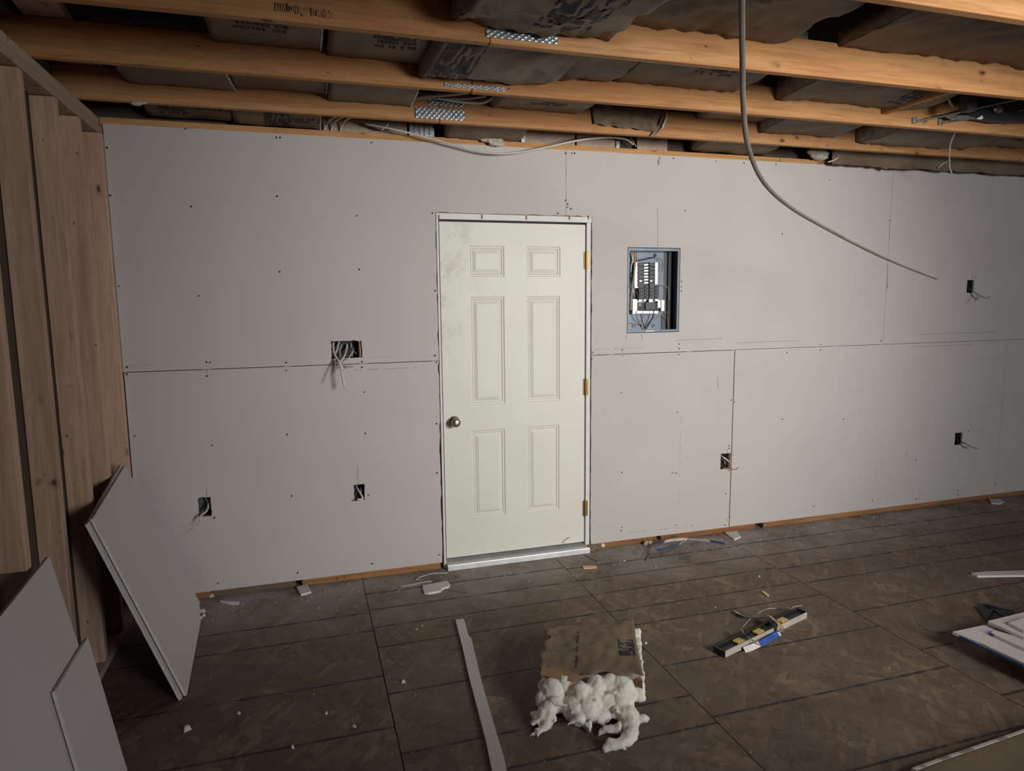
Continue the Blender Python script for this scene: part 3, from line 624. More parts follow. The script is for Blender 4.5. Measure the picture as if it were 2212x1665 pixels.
# ================================================================== INSULATION BATTS IN THE CEILING
def logo_cells(nu=34, nv=24):
    def seg(p, a, b):
        ax, ay = a; bx, by = b; dx, dy = bx-ax, by-ay; q = max(0, min(1, ((p[0]-ax)*dx+(p[1]-ay)*dy)/(dx*dx+dy*dy))); return math.hypot(p[0]-ax-q*dx, p[1]-ay-q*dy)
    J = [(.40, .90), (.36, .34), (.28, .22), (.16, .20), (.08, .30)]; M = [(.50, .12), (.58, .86), (.72, .42), (.92, .88), (.90, .10)]
    out = []
    for i in range(nu):
        for j in range(nv):
            p = ((i+.5)/nu, (j+.5)/nv); d = min(min(seg(p, a, b) for a, b in zip(J[:-1], J[1:])), min(seg(p, a, b) for a, b in zip(M[:-1], M[1:])))
            if d > .055: out.append((i/nu, j/nv, (i+1)/nu, (j+1)/nv))
    return out
LOGO = logo_cells()
def batt(label, x0, x1, ynear, yfar, znear, zfar, sag=.03, crumple=.004, logo=None, seed=1, skew=0.0, drape=None, thick=.06, fringe=False, group='insulation batts between the joists', tears=0, endwhite=True):
    """kraft-faced batt filling a bay from the nearer joist (ynear) to the farther (yfar); the paper face looks down"""
    root = thing('insulation_batt', ((x0+x1)/2, (ynear+yfar)/2, max(znear, zfar)), label, 'insulation', group)
    nu = max(10, int((x1-x0)/.022)); nv = 20
    def S(s_, t_):
        x = x0+(x1-x0)*s_+skew*(t_-.5); y = ynear+(yfar-ynear)*t_
        if tears: 
            e = min(s_, 1-s_); 
            if e < .03: x += (1 if s_ < .5 else -1)*tears*(.5+.5*noise.noise(Vector((y*22, seed, s_))))
        z = znear+(zfar-znear)*t_-sag*(math.sin(math.pi*min(max(t_, 0), 1))**.8)*(.75+.25*math.sin(math.pi*s_))
        w = noise.noise(Vector((x*5+seed, y*5, seed*3.1)))*1.1+abs(noise.noise(Vector((x*11, y*9+seed, seed))))*1.6+noise.noise(Vector((x*23+y*14, y*20, seed)))*.5
        fold = abs(noise.noise(Vector((x*4.5+y*5+seed, y*1.2-x, seed*.7))))
        z += crumple*w-crumple*2.2*max(0, .25-fold)*4*.5
        if drape: z, y = drape(s_, t_, x, y, z)
        return Vector((x, y, z))
    P = [[S(i/nu, j/nv) for j in range(nv+1)] for i in range(nu+1)]
    mb = MB(); mb.grid(P); up = Vector((0, 0, .0025)); mb.grid([[p+up for p in r] for r in P])
    for r in (0, nu): mb.grid([P[r], [p+up for p in P[r]]])
    for c_ in (0, nv): mb.grid([[P[i][c_] for i in range(nu+1)], [P[i][c_]+up for i in range(nu+1)]])
    mb.build('kraft_facing', 'kraft', root, smooth=True)
    mb = MB(); e = .006/(x1-x0)
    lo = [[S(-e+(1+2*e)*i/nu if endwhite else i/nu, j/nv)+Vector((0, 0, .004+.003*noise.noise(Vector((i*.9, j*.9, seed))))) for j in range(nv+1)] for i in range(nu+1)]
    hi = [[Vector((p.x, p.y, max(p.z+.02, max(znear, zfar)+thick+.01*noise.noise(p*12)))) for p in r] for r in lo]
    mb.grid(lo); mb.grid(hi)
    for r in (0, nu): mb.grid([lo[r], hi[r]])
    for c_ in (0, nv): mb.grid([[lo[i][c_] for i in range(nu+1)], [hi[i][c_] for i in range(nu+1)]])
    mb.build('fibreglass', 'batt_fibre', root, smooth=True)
    if fringe:
        mb = MB(); E_ = [S(1, j/40)+Vector((.004+.004*noise.noise(Vector((j*.7, seed, 1))), 0, .001+.004*noise.noise(Vector((j*.5, 3, seed))))) for j in range(41)]
        mb.tube(E_, [.0035+.0025*noise.noise(Vector((j*1.1, 5, seed))) for j in range(41)], 7); mb.build('fibre_edge', 'fibreglass', root, smooth=True)
    for lg in (logo or []):
        ls, lt, w, h, full = lg; mb = MB(); ds = w/(x1-x0); dt = h/abs(yfar-ynear); dn = Vector((0, 0, -.0025))
        if full:
            for a, b, c, d in LOGO:
                mb.face([S(ls+ds*a, lt-dt*b)+dn, S(ls+ds*c, lt-dt*b)+dn, S(ls+ds*c, lt-dt*d)+dn, S(ls+ds*a, lt-dt*d)+dn])
        rr = random.Random(seed)
        for row in range(2):
            q = 0
            while q < 1:
                wd = rr.uniform(.03, .09); 
                if rr.random() < .8:
                    t0 = lt+dt*(.22+.26*row) if full else lt-dt*(.5*row); hh = dt*.14 if full else dt*.3
                    mb.face([S(ls+ds*q, t0)+dn, S(ls+ds*(q+wd), t0)+dn, S(ls+ds*(q+wd), t0-hh)+dn, S(ls+ds*q, t0-hh)+dn])
                q += wd+.025
        mb.build('printed_logo', 'logo_ink', root)
    return root
def bx(px, y, z=2.62):    # x of the photo column px on the line (y, z)
    p = on_y(px, 200, y)
    for _ in range(4):
        d = p-CAM; py = PH/2-FPX*(Vector((p.x, y, z))-CAM).dot(UP)/(Vector((p.x, y, z))-CAM).dot(FW); p = on_y(px, py, y)
    return min(p.x, XR-.05)
YA, YB, YC, YD, YE = JY['A'], JY['B'], JY['C'], JY['D'], JY['E']
nA, nB, nC, nD = YA+.04, YB+.04, YC+.04, YD+.04      # back faces of the joists
fA, fB, fC = YA-.003, YB-.003, YC-.003
# bay between joists B and C (second and third)
batt('flat insulation batt at the left end of its bay, next to the big black gap', bx(462, fB), bx(690, fB), nC, fB, 2.625, 2.62, .012, .002, [(.22, .50, .19, .15, True)], 1, fringe=True)
batt('flat insulation batt with a torn dark left edge, left of the crumpled batt', bx(707, fB), bx(908, fB), nC, fB, 2.63, 2.605, .018, .003, [(.42, .52, .16, .16, True)], 2, tears=.01)
batt('crumpled insulation batt with the large slanted logo, sagging over the second joist', bx(912, fB), bx(1180, fB), nC, fB, 2.60, 2.560, .045, .011, [(.04, .70, .15, .26, True)], 3, skew=-.03)
batt('creased insulation batt right of the sagging one with the large logo', bx(1183, fB), bx(1318, fB), nC, fB, 2.62, 2.60, .03, .012, None, 4, skew=-.02)
batt('insulation batt with a folded left edge, left of the hanging cable', bx(1322, fB), bx(1580, fB), nC, fB, 2.635, 2.605, .02, .006, [(.45, .42, .18, .16, True)], 5, skew=.02)
batt('insulation batt between the hanging cable and the metal bracket', bx(1672, fB), bx(1965, fB), nC, fB, 2.645, 2.595, .03, .007, [(.66, .6, .18, .18, True)], 6, skew=.03)
batt('dark insulation batt above the metal bracket at the right edge', bx(2085, fB), bx(2420, fB), nC, fB, 2.685, 2.685, .008, .004, None, 7)
# bay between joists A and B
batt('smooth insulation batt at the left end, ending in a white strip', bx(268, fA), bx(494, fA), nB, fA, 2.635, 2.588, .012, .002, None, 11, skew=.05, fringe=True)
batt('smooth insulation batt right of the white strip', bx(503, fA), bx(704, fA), nB, fA, 2.63, 2.605, .012, .003, [(.08, .55, .2, .06, False)], 12, tears=.006, fringe=True)
batt('insulation batt sagging onto the first joist, left of the loose cables', bx(709, fA), bx(886, fA), nB, fA, 2.625, 2.575, .018, .003, None, 13, tears=.008, fringe=True)
batt('insulation batt just right of the joist plates and loose cables', bx(1060, fA), bx(1245, fA), nB, fA, 2.62, 2.60, .02, .006, [(.3, .72, .2, .07, False)], 14)
batt('grey shaded insulation batt behind the hanging cable', bx(1505, fA), bx(1632, fA), nB, fA, 2.65, 2.625, .02, .006, None, 15)
batt('insulation batt with a printed mark just right of the hanging cable', bx(1636, fA), bx(1795, fA), nB, fA, 2.63, 2.575, .02, .007, [(.2, .3, .16, .12, True)], 16, skew=.03)
batt('insulation batt bulging low under the metal bracket', bx(1850, fA), bx(2075, fA), nB, fA, 2.62, 2.56, .05, .010, None, 17)
batt('insulation batt at the right edge, right of the bulging one', bx(2080, fA), bx(2420, fA), nB, fA, 2.63, 2.59, .03, .008, [(.1, .6, .2, .08, False)], 18)
# bay between the back wall and joist A
batt('insulation batt in the far left corner over the back wall, with printed lettering', bx(318, .0), bx(497, .0), nA, .045, 2.60, 2.535, .01, .003, [(.15, .62, .12, .11, True), (.45, .6, .28, .07, False)], 21)
batt('insulation batt over the back wall with faint lettering, second from the left corner', bx(505, .0), bx(688, .0), nA, .045, 2.60, 2.520, .01, .003, [(.35, .8, .12, .10, True), (.62, .75, .2, .06, False)], 22, fringe=True)
batt('limp insulation batt over the door with fluff hanging from it', bx(962, .0), bx(1122, .0), nA, .045, 2.585, 2.51, .02, .008, None, 24)
batt('small insulation batt over the back wall just left of the hanging cable', bx(1500, .0), bx(1655, .0), nA, .045, 2.60, 2.525, .02, .006, None, 25)
def over(s_, t_, x, y, z):   # hangs over the plate onto the drywall
    hang = max(0, (t_-.62)/.38); drop = .068+.022*max(0, math.sin(s_*38+1))*(1 if .07 < s_ < .16 else .15)+.012*noise.noise(Vector((x*6, 2, 2)))
    if t_ > .62:
        return z-(hang*(drop+.01)), min(y, YA+.04+.62*(-.018-(YA+.04)))+hang*.05
    return z, YA+.04+t_*(-.018-(YA+.04))
batt('long insulation batt drooping over the wall top at right', bx(1790, -.03, 2.5), bx(2420, -.03, 2.5), nA, -.018, 2.56, 2.545, .0, .005, [(.33, .45, .16, .07, False), (.6, .5, .3, .07, False)], 26, drape=over, thick=.06)
# bay between joists C and D
batt('dark crumpled insulation batt at the top edge, above the stamped joist', bx(740, fC), bx(984, fC), nD, fC, 2.67, 2.66, .02, .008, None, 31)
batt('rumpled insulation batt with a logo, at the picture top over the long splice plate', bx(990, fC), bx(1325, fC), nD, fC, 2.60, 2.565, .04, .016, [(.42, .66, .22, .2, True)], 32, skew=-.05)
batt('wide wrinkled insulation batt behind the hanging cable at the top, torn right edge', bx(1330, fC), bx(1692, fC), nD, fC, 2.625, 2.625, .006, .012, [(.1, .4, .2, .12, False)], 33, skew=.0, tears=.02)
batt('dark insulation batt right of the black gap at the top right', bx(1812, fC), bx(2420, fC), nD, fC, 2.67, 2.64, .015, .008, None, 34, thick=.03)
# bays nearer than the picture's top edge
batt('insulation batt above the camera', .3, 2.4, YE+.04, YD-.003, 2.64, 2.63, .02, .006, None, 41)
batt('insulation batt above the camera, to the right', 2.42, 4.6, YE+.04, YD-.003, 2.64, 2.63, .02, .006, None, 42)
# loose paper flap hanging from joist B over joist A
fl = thing('paper_flap', (bx(1360, YA-.02), YA, 2.6), 'torn kraft paper flap hanging down over the first joist', 'insulation')
A, B = on_y(1278, 224, YA-.02), on_y(1425, 238, YA-.02); C_, D_ = on_y(1284, 268, YA-.02), on_y(1415, 284, YA-.02)
mb = MB(); P = []
for i in range(25):
    s_ = i/24; row = []
    for j in range(11):
        t_ = j/10; p = (A.lerp(B, s_)).lerp(C_.lerp(D_, s_), t_*(1+.12*noise.noise(Vector((s_*9, 1, 1)))))
        row.append(p+Vector((0, -.014*noise.noise(Vector((s_*7, t_*3, 4)))-.012*math.sin(s_*21)*t_, 0)))
    P.append(row)
mb.grid(P); mb.grid([[p+Vector((0, .002, 0)) for p in r] for r in P]); mb.build('kraft_sheet', 'kraft', fl, smooth=True)
mb = MB(); Q = [on_y(1436, 240, YA-.025), on_y(1443, 240, YA-.025), on_y(1432, 272, YA-.03), on_y(1414, 294, YA-.012), on_y(1404, 294, YA-.012), on_y(1424, 268, YA-.03)]
mb.slab(Q, (0, -1, 0), .002); mb.build('kraft_strip', 'kraft', fl)
mb = MB(); mb.tube([on_y(1441, 243, YA-.031), on_y(1438, 258, YA-.034), on_y(1432, 272, YA-.034), on_y(1430, 280, YA-.033)], [.003, .006, .006, .001], 6); mb.build('fibre_edge', 'fibreglass', fl)
# small torn paper over the back wall, between cables
fl = thing('paper_flap', (bx(825, 0, 2.53), 0, 2.53), 'small torn kraft paper flap over the back wall, left of the door', 'insulation')
mb = MB(); Q = [on_y(775, 262, -.03), on_y(862, 270, -.03), on_y(838, 282, -.015), on_y(815, 278, -.02)]; mb.slab(Q, (0, -1, .4), .002); mb.build('kraft_sheet', 'kraft', fl)
mb = MB(); mb.tube([on_y(840, 266, -.036), on_y(834, 274, -.03), on_y(824, 281, -.024)], [.004, .006, .003], 6); mb.build('fibre_edge', 'fibreglass', fl)
# black gap filler: shaggy fluff lumps
def fluff(name, label, c, rad, mat, seed, n=3, cat='insulation', voxel=.008, strength=.02, group=None):
    rr = random.Random(seed); mb = MB()
    for k in range(n):
        q = Vector(c)+Vector(((rr.random()-.5)*rad[0]*1.3, (rr.random()-.5)*rad[1]*1.1, (rr.random()-.5)*rad[2]*1.1)); mb.ball(q, tuple(r*rr.uniform(.55, .9) for r in rad))
    o = mb.build(name, mat, smooth=True); add_fuzz(o, voxel, strength); o['label'] = label; o['category'] = cat
    if group: o['group'] = group
    return o
CL = bpy.data.textures.new('fuzz', 'CLOUDS'); CL.noise_scale = .055; CL.noise_depth = 5
CL2 = bpy.data.textures.new('fuzz_small', 'CLOUDS'); CL2.noise_scale = .012; CL2.noise_depth = 4
def add_fuzz(o, voxel, strength, small=.4):
    m = o.modifiers.new('remesh', 'REMESH'); m.mode = 'VOXEL'; m.voxel_size = voxel; m.use_smooth_shade = True
    for tx, st in ((CL, strength), (CL2, strength*small)):
        d = o.modifiers.new('fuzz', 'DISPLACE'); d.texture = tx; d.strength = st; d.mid_level = .5; d.texture_coords = 'GLOBAL'
fluff('fibreglass_tuft', 'grey fibreglass tuft hanging at the wall top above the door', on_y(1062, 304, -.02), (.06, .012, .025), 'dusty_fluff', 1, 4, voxel=.004, strength=.012)
fluff('fibreglass_tuft', 'grey fibreglass tuft at the wall top right of the hanging cable', on_y(1765, 332, -.03), (.09, .04, .03), 'dusty_fluff', 2, 4, voxel=.006, strength=.02)
fluff('fibreglass_tuft', 'tiny dirty wisp stuck to the drywall above the breaker panel', on_y(1425, 347, -.003), (.008, .004, .03), 'dusty_fluff', 3, 4, voxel=.003, strength=.008)
fluff('fibreglass_tuft', 'small white tuft at the far left joist end', on_y(302, 223, YA-.01), (.03, .008, .012), 'dusty_fluff', 4, 3, voxel=.004, strength=.008)

# ================================================================== CABLES
def cable(name, pts, r, mat, label, flat=1.0, seg=10, par=None, n=12, extra=None):
    mb = MB(); path = smooth_path(pts, n); mb.tube(path, r if not isinstance(r, tuple) else [r[0]+(r[1]-r[0])*k/(len(path)-1) for k in range(len(path))], seg, 0, flat)
    o = mb.build(name, mat, par, smooth=True)
    if label: tag(o, label, 'cable')
    return o
pts = [on_y(1608, -90, -2.055), on_y(1602, 0, -1.98), on_y(1603, 120, -1.86), on_y(1605, 230, -1.74), on_y(1616, 320, -1.63), on_y(1650, 395, -1.48), on_y(1710, 450, -1.42), on_y(1800, 502, -1.34), on_y(1890, 548, -1.27), on_y(1965, 580, -1.21), on_y(2022, 602, -1.17)]
hc = thing('hanging_cable', pts[0], 'thick grey cable dangling from the ceiling in front of the wall', 'cable')
cable('sheath', pts, (.0092, .0062), 'cable_tan', None, .75, par=hc)
off = [p+RT*(.0035)+Vector((0, -.0045, .002)) for p in pts]
cable('sheath_ridge', off, (.0050, .0034), 'cable_tan_light', None, .9, par=hc)
mb = MB(); mb.tube([pts[-1], pts[-1]+(pts[-1]-pts[-2]).normalized()*.018], [.0045, .002], 8); mb.build('bare_end', 'enclosure_steel', hc, smooth=True)
cable('loose_cable', [on_y(790, 268, -.02), on_y(850, 279, -.05), on_y(930, 299, -.07), on_y(1000, 318, -.07), on_y(1060, 331, -.07), on_y(1120, 329, -.07), on_y(1180, 318, -.08), on_y(1250, 303, -.10), on_y(1310, 297, -.10), on_y(1350, 300, -.06), on_y(1368, 312, -.02)], .0055, 'cable_white', 'thin white cable drooping along the wall top above the door')
cable('loose_cable', [on_y(880, 214, YA-.02), on_y(920, 208, YA-.08), on_y(970, 204, YA-.12), on_y(1010, 200, YA-.2)], .011, 'cable_grey', 'grey cable bundle at the joist plates, upper one', .7)
cable('loose_cable', [on_y(945, 211, YA-.06), on_y(975, 217, YA-.05), on_y(1015, 222, YA-.05), on_y(1045, 221, YA-.06), on_y(1070, 208, YA-.09)], .009, 'cable_white', 'pale cable loop curving under the second joist near the plates', .7)
cable('loose_cable', [on_y(884, 212, YA-.03), on_y(930, 212, YA-.05), on_y(1000, 213, YA-.08), on_y(1050, 207, YA-.14)], .008, 'cable_grey', 'grey cable running behind the pale loop near the plates', .7)
for k, px in enumerate((700, 715, 735)):
    cable('loose_cable', [on_y(px, 282, .04), on_y(px+5, 268, .01), on_y(px+14, 258, -.04), on_y(px+30, 250, -.1)], .006, 'cable_white', ['leftmost of three short cables over the wall top', 'middle of three short cables over the wall top', 'rightmost of three short cables over the wall top'][k])
cable('loose_cable', [on_y(1362, 296, -.02), on_y(1366, 303, -.02), on_y(1374, 316, .01)], .004, 'cable_grey', 'short grey wire at the end of the drooping cable')
cable('thin_wire', [on_y(2087, 258, -.75), on_y(2075, 272, -.72), on_y(2062, 290, -.68), on_y(2053, 312, -.6), on_y(2051, 340, -.5), on_y(2052, 362, -.4), on_y(2056, 374, -.38)], .004, 'cable_white', 'thin white wire hanging from the metal bracket')
cable('thin_wire', [on_y(2026, 363, -.09), on_y(2036, 354, -.10), on_y(2048, 348, -.10), on_y(2060, 340, -.10)], .004, 'cable_white', 'short white wire end on the drooping batt below the bracket')
cable('thin_wire', [on_y(1812, 338, -.09), on_y(1803, 345, -.09), on_y(1789, 350, -.09)], [.005, .0055, .003][0], 'cable_white', 'white strip at the left end of the drooping batt')
cable('thin_wire', [on_y(2049, 208, -1.0), on_y(2052, 220, -1.0), on_y(2060, 230, -1.0)], .006, 'cable_white', 'short white cable stub behind the metal bracket')

# ================================================================== LIGHT BRACKET (bar hanger with lamp can)
y_ = YB-.07
br = thing('lamp_bracket', on_y(2150, 240, y_), 'metal bar hanger with a lamp housing fixed under the joists at right', 'lamp bracket')
mb = MB(); mb.tube([on_y(1978, 263, YB-.012), on_y(2060, 246, YB-.05), on_y(2212, 212, YB-.13), on_y(2330, 186, YB-.2)], .009, 8, 0, .6); mb.build('hanger_bar', 'galvanised', br)
mb = MB(); mb.tube([on_y(2033, 267, YB-.012), on_y(2100, 256, YB-.03), on_y(2250, 232, YB-.1)], .006, 8, 0, .6); mb.build('hanger_bar', 'galvanised', br)
for q in ((1976, 261), (2032, 264)):
    p = on_y(*q, YB-.008); mb = MB(); mb.box((p.x-.014, p.y-.006, p.z-.014), (p.x+.010, p.y+.007, p.z+.018)); mb.build('hanger_foot', 'galvanised', br, bevel=.002)
mb = MB(); Q = [on_y(2045, 251, y_), on_y(2090, 248, y_), on_y(2120, 257, y_), on_y(2088, 257, y_), on_y(2060, 259, y_)]
mb.slab(Q, (0, -1, 0), .01); mb.build('mounting_plate', 'galvanised', br)
mb = MB(); Q = [on_y(2088, 247, y_-.01), on_y(2150, 225, y_-.01), on_y(2240, 208, y_-.01), on_y(2300, 262, y_-.01), on_y(2160, 262, y_-.01), on_y(2122, 256, y_-.01)]
mb.slab(Q, (0, -1, 0), .05); mb.build('lamp_housing', 'dark_plastic', br, bevel=.004)
mb = MB(); p = on_y(2156, 236, y_-.02); mb.ball(p, (.038, .012, .022)); mb.build('reflector', 'galvanised', br, smooth=True)
mb = MB(); Q = [on_y(2110, 256, y_-.02), on_y(2122, 249, y_-.02), on_y(2124, 255, y_-.02), on_y(2120, 258, y_-.02)]; mb.slab(Q, (0, -1, 0), .006); mb.build('clip', 'metal_highlight_white', br)
mb = MB(); p = on_y(2082, 222, YB-.2); mb.box((p.x-.03, YB-.25, p.z-.05), (p.x+.03, YB-.2, p.z+.05)); mb.build('driver_box', 'dark_plastic', br)

# ================================================================== LEANING DRYWALL SHEETS
def leaning(label, a, b, c, outline, th, layers=1, grp=None, lift=0.0, gap=.001):
    a, b, c = Vector(a), Vector(b), Vector(c); n = (b-a).cross(c-a).normalized()
    if n.x < 0: n = -n
    return n
a, b, c = Vector((.373, -.965, 0)), Vector((.340, -.294, 0)), Vector((.030, -.136, .800)); n1 = (b-a).cross(c-a).normalized()
if n1.x < 0: n1 = -n1
out1 = [(271, 1006), (430, 1299), (434, 1343), (404, 1503), (201, 1121)]
P1 = [on_plane(px, py, a, n1) for px, py in out1]
def sheet_obj(label, P, n, th, mats=('drywall', 'gypsum')):
    zmin = min((p-n*th).z for p in P); zmin2 = min(p.z for p in P); lift = Vector((0, 0, max(0, -min(zmin, zmin2)+.0005)))
    P = [p+lift for p in P]
    t_ = thing('drywall_sheet', (sum(p.x for p in P)/len(P), sum(p.y for p in P)/len(P), 0), label, 'drywall sheet', 'drywall sheets leaning on the left wall')
    mb = MB(); n = Vector(n); fr, bk = P, [p-n*th for p in P]; k = len(P); nn = n*.0008
    mb.face(fr, 0); mb.face([p-nn for p in fr][::-1], 0)
    for i in range(k): mb.face([fr[i], fr[i]-nn, fr[(i+1) % k]-nn, fr[(i+1) % k]], 0)
    mb.build('paper_face', mats[0], t_)
    mb = MB(); cen = sum(P, Vector())/k
    A = [p-nn*1.2+(cen-p)*.002 for p in fr]; B = [p+nn+(cen-p)*.002 for p in bk]
    mb.face(A, 0); mb.face(B[::-1], 0)
    for i in range(k): mb.face([A[i], B[i], B[(i+1) % k], A[(i+1) % k]], 0)
    mb.build('gypsum_core', mats[1], t_)
    mb = MB(); mb.face([p for p in bk][::-1], 0); mb.face([p+nn*.8 for p in bk], 0)
    for i in range(k): mb.face([bk[i], bk[i]+nn*.8, bk[(i+1) % k]+nn*.8, bk[(i+1) % k]], 0)
    mb.build('paper_back', 'drywall_back', t_)
    return t_
TH = .0127
s1 = sheet_obj('front drywall sheet of the leaning pair in the left corner', P1, n1, TH)
P1b = [p-n1*(TH+.004)+Vector((0, -.004 if k in (3, 4) else 0, 0)) for k, p in enumerate(P1)]
e1 = (P1[4]-P1[3]).normalized(); P1b[4] = P1b[4]-e1*.012; P1b[0] = P1b[0]+e1*.006; P1b[3] = P1b[3]+Vector((0, -.022, 0)); P1b[4] = P1b[4]+Vector((0, -.022, 0))
sheet_obj('rear drywall sheet of the leaning pair in the left corner', P1b, n1, TH)
a, b, c = Vector((.255, -1.42, 0)), Vector((.245, -2.1, 0)), Vector((.022, -1.24, .738)); n2 = (b-a).cross(c-a).normalized()
if n2.x < 0: n2 = -n2
out2 = [(107, 1202), (98, 1212), (0, 1338), (-60, 1420), (60, 2050), (290, 1790), (250, 1640)]
P2 = [on_plane(px, py, a, n2) for px, py in [(107, 1203), (-4, 1341), (-150, 1530)]]
dn = (P2[0]-on_plane(250, 1640, a, n2)).normalized()
def down(p): return p-dn*((p.z)/dn.z) if abs(dn.z) > .01 else p
P2 = [P2[0], P2[1], P2[2], down(P2[2]), down(P2[0])]
sheet_obj('large drywall sheet leaning at the bottom left corner, behind the smaller one', P2, n2, TH)
a3 = a+n2*(TH+.003)
P3 = [on_plane(px, py, a3, n2) for px, py in [(190, 1378), (120, 1495), (172, 1668)]]
r3 = (P3[0]-on_plane(276, 1668, a3, n2)).normalized(); l3 = (P3[1]-P3[2]).normalized()
P3 = [P3[0], P3[1], P3[1]-l3*(P3[1].z/l3.z), P3[0]-r3*(P3[0].z/r3.z)]
sheet_obj('smaller drywall offcut at the bottom left, leaning on the large sheet', P3, n2, TH)

# ================================================================== THINGS ON THE FLOOR
def flat_piece(name, label, pix, th, mats=('drywall', 'gypsum'), cat='drywall scrap', group=None, z=0.0, wob=0.0):
    P = [on_z(px, py, z+th) for px, py in pix]
    P = [Vector((p.x, p.y, z+th+wob*noise.noise(p*9))) for p in P]
    mb = MB(); fr = P; bk = [Vector((p.x, p.y, z+.0005)) for p in P]; k = len(P)
    mb.face(fr, 0); mb.face(bk[::-1], 0)
    for i in range(k): mb.face([fr[i], bk[i], bk[(i+1) % k], fr[(i+1) % k]], 1 if len(mats) > 1 else 0)
    o = mb.build(name, list(mats)); return tag(o, label, cat, group)
flat_piece('drywall_strip', 'long narrow drywall strip lying on the floor toward the camera', [(984, 1338), (1002, 1336), (1012, 1372), (1018, 1378), (1042, 1478), (1066, 1560), (1090, 1640), (1110, 1740), (1080, 1745), (1050, 1600), (1012, 1455), (998, 1392)], .0127)
flat_piece('drywall_scrap', 'notched drywall scrap on the floor left of the door', [(913, 1264), (966, 1254), (972, 1261), (969, 1266), (955, 1270), (952, 1275), (925, 1280), (917, 1279), (914, 1272)], .0127)
flat_piece('drywall_scrap', 'small square drywall offcut against the wall left of the door', [(641, 1267), (664, 1261), (672, 1277), (650, 1283)], .0127)
flat_piece('drywall_scrap', 'white gypsum sliver near the far left corner of the floor', [(475, 1296), (486, 1298), (517, 1299), (515, 1304), (497, 1303), (476, 1299)], .008, ('gypsum', 'gypsum'))
flat_piece('drywall_scrap', 'small white drywall scrap on the dust by the lower joint right of the door', [(1566, 1149), (1592, 1146), (1600, 1158), (1586, 1164)], .0127)
flat_piece('drywall_scrap', 'pale drywall scrap by the wall at far right', [(2137, 1077), (2160, 1077), (2168, 1083), (2160, 1087), (2142, 1086)], .01)
def strip3(name, label, pts, w, mats, mi=None, cat='paper strip', upright=0.0, n=6):
    """ribbon of paper: pts are (px,py,height above the floor)"""
    P = smooth_path([on_z(px, py, z) for px, py, z in pts], n); mb = MB(); L = []
    for i, p in enumerate(P):
        d = (P[min(i+1, len(P)-1)]-P[max(i-1, 0)]).normalized(); s_ = d.cross(Vector((0, 0, 1))).normalized()*(1-upright)+Vector((0, 0, 1))*upright
        L.append((p-s_*w/2, p+s_*w/2))
    dn = Vector((.0006, .0006, .0012)); m = len(L)-1
    for i in range(m):
        k = mi(i/m) if mi else 0
        (a_, b_), (c_, d_) = L[i], L[i+1]
        mb.face([a_, b_, d_, c_], k); mb.face([a_+dn, c_+dn, d_+dn, b_+dn], k); mb.face([a_, c_, c_+dn, a_+dn], k); mb.face([b_, b_+dn, d_+dn, d_], k)
    o = mb.build(name, list(mats)); return tag(o, label, cat)
strip3('paper_strip', 'thick white paper-edged strip beside the notched scrap', [(864, 1267, .004), (890, 1263, .012), (915, 1258, .016), (933, 1256, .012)], .018, ('tape_white',), upright=.5)
strip3('paper_strip', 'short forked strip end left of the notched scrap', [(856, 1279, .003), (866, 1272, .006), (876, 1267, .008)], .012, ('tape_white',), upright=.4)
strip3('paper_strip', 'arched thin white strip by the wall left of the door', [(898, 1253, .004), (912, 1245, .02), (935, 1239, .03), (967, 1238, .008)], .008, ('tape_white',), upright=.6)
strip3('paper_strip', 'short white sliver inside the arched strip', [(900, 1253, .003), (907, 1253, .004), (914, 1253, .004)], .01, ('gypsum',), upright=.3)
strip3('paper_strip', 'thin dark strip pointing right from the notched scrap', [(960, 1272, .003), (985, 1276, .003), (1008, 1279, .003)], .008, ('drywall_back',), upright=.3)
blue = lambda s_: 1 if (.12 < s_ < .3 or .36 < s_ < .66) else 0
strip3('paper_strip', 'blue and white paper strip curling on the floor by the wall', [(1396, 1212, .004), (1402, 1202, .006), (1410, 1190, .02), (1420, 1178, .04), (1435, 1170, .045), (1460, 1166, .035), (1485, 1165, .012)], .040, ('tape_white', 'tape_blue'), blue, upright=.6)
strip3('paper_strip', 'darker blue paper strip inside the curled strip by the wall', [(1420, 1187, .006), (1440, 1184, .008), (1462, 1177, .01), (1482, 1167, .012)], .028, ('tape_white', 'tape_blue'), lambda s_: 1 if s_ < .7 else 0, upright=.5)
strip3('paper_strip', 'blue tipped paper strip pointing right along the wall base', [(1487, 1165, .012), (1520, 1167, .012), (1545, 1170, .008), (1566, 1175, .004)], .032, ('tape_white', 'tape_blue'), lambda s_: 1 if s_ > .45 else 0, upright=.5)
strip3('paper_strip', 'small dark curl below the blue tipped strip', [(1494, 1178, .003), (1501, 1173, .012), (1512, 1170, .006)], .01, ('dark_fabric',), upright=.6)
# spirit level
lv0, lv1 = on_z(1553, 1414, 0), on_z(1724, 1332, 0)
ax = (lv1-lv0); ax.z = 0; LEN = .655; ax.normalize(); sd = Vector((ax.y, -ax.x, 0))     # sd points toward the camera
base = on_z(1566, 1421, 0)
lev = thing('spirit_level', base+ax*LEN/2, 'black spirit level with yellow blocks on the floor, paper strips across it', 'level')
def lbox(name, u0, u1, v0, v1, z0, z1, mat, bevel=0):
    mb = MB(); q = [base+ax*u-sd*v for u, v in ((u0, v0), (u1, v0), (u1, v1), (u0, v1))]
    mb.hull8([Vector((p.x, p.y, z0)) for p in q]+[Vector((p.x, p.y, z1)) for p in q]); return mb.build(name, mat, lev, bevel=bevel)
WD = .062
lbox('side_rail', 0, LEN, 0, .006, 0, .030, 'level_side', .001)
lbox('side_rail', 0, LEN, WD-.006, WD, 0, .030, 'level_black', .001)
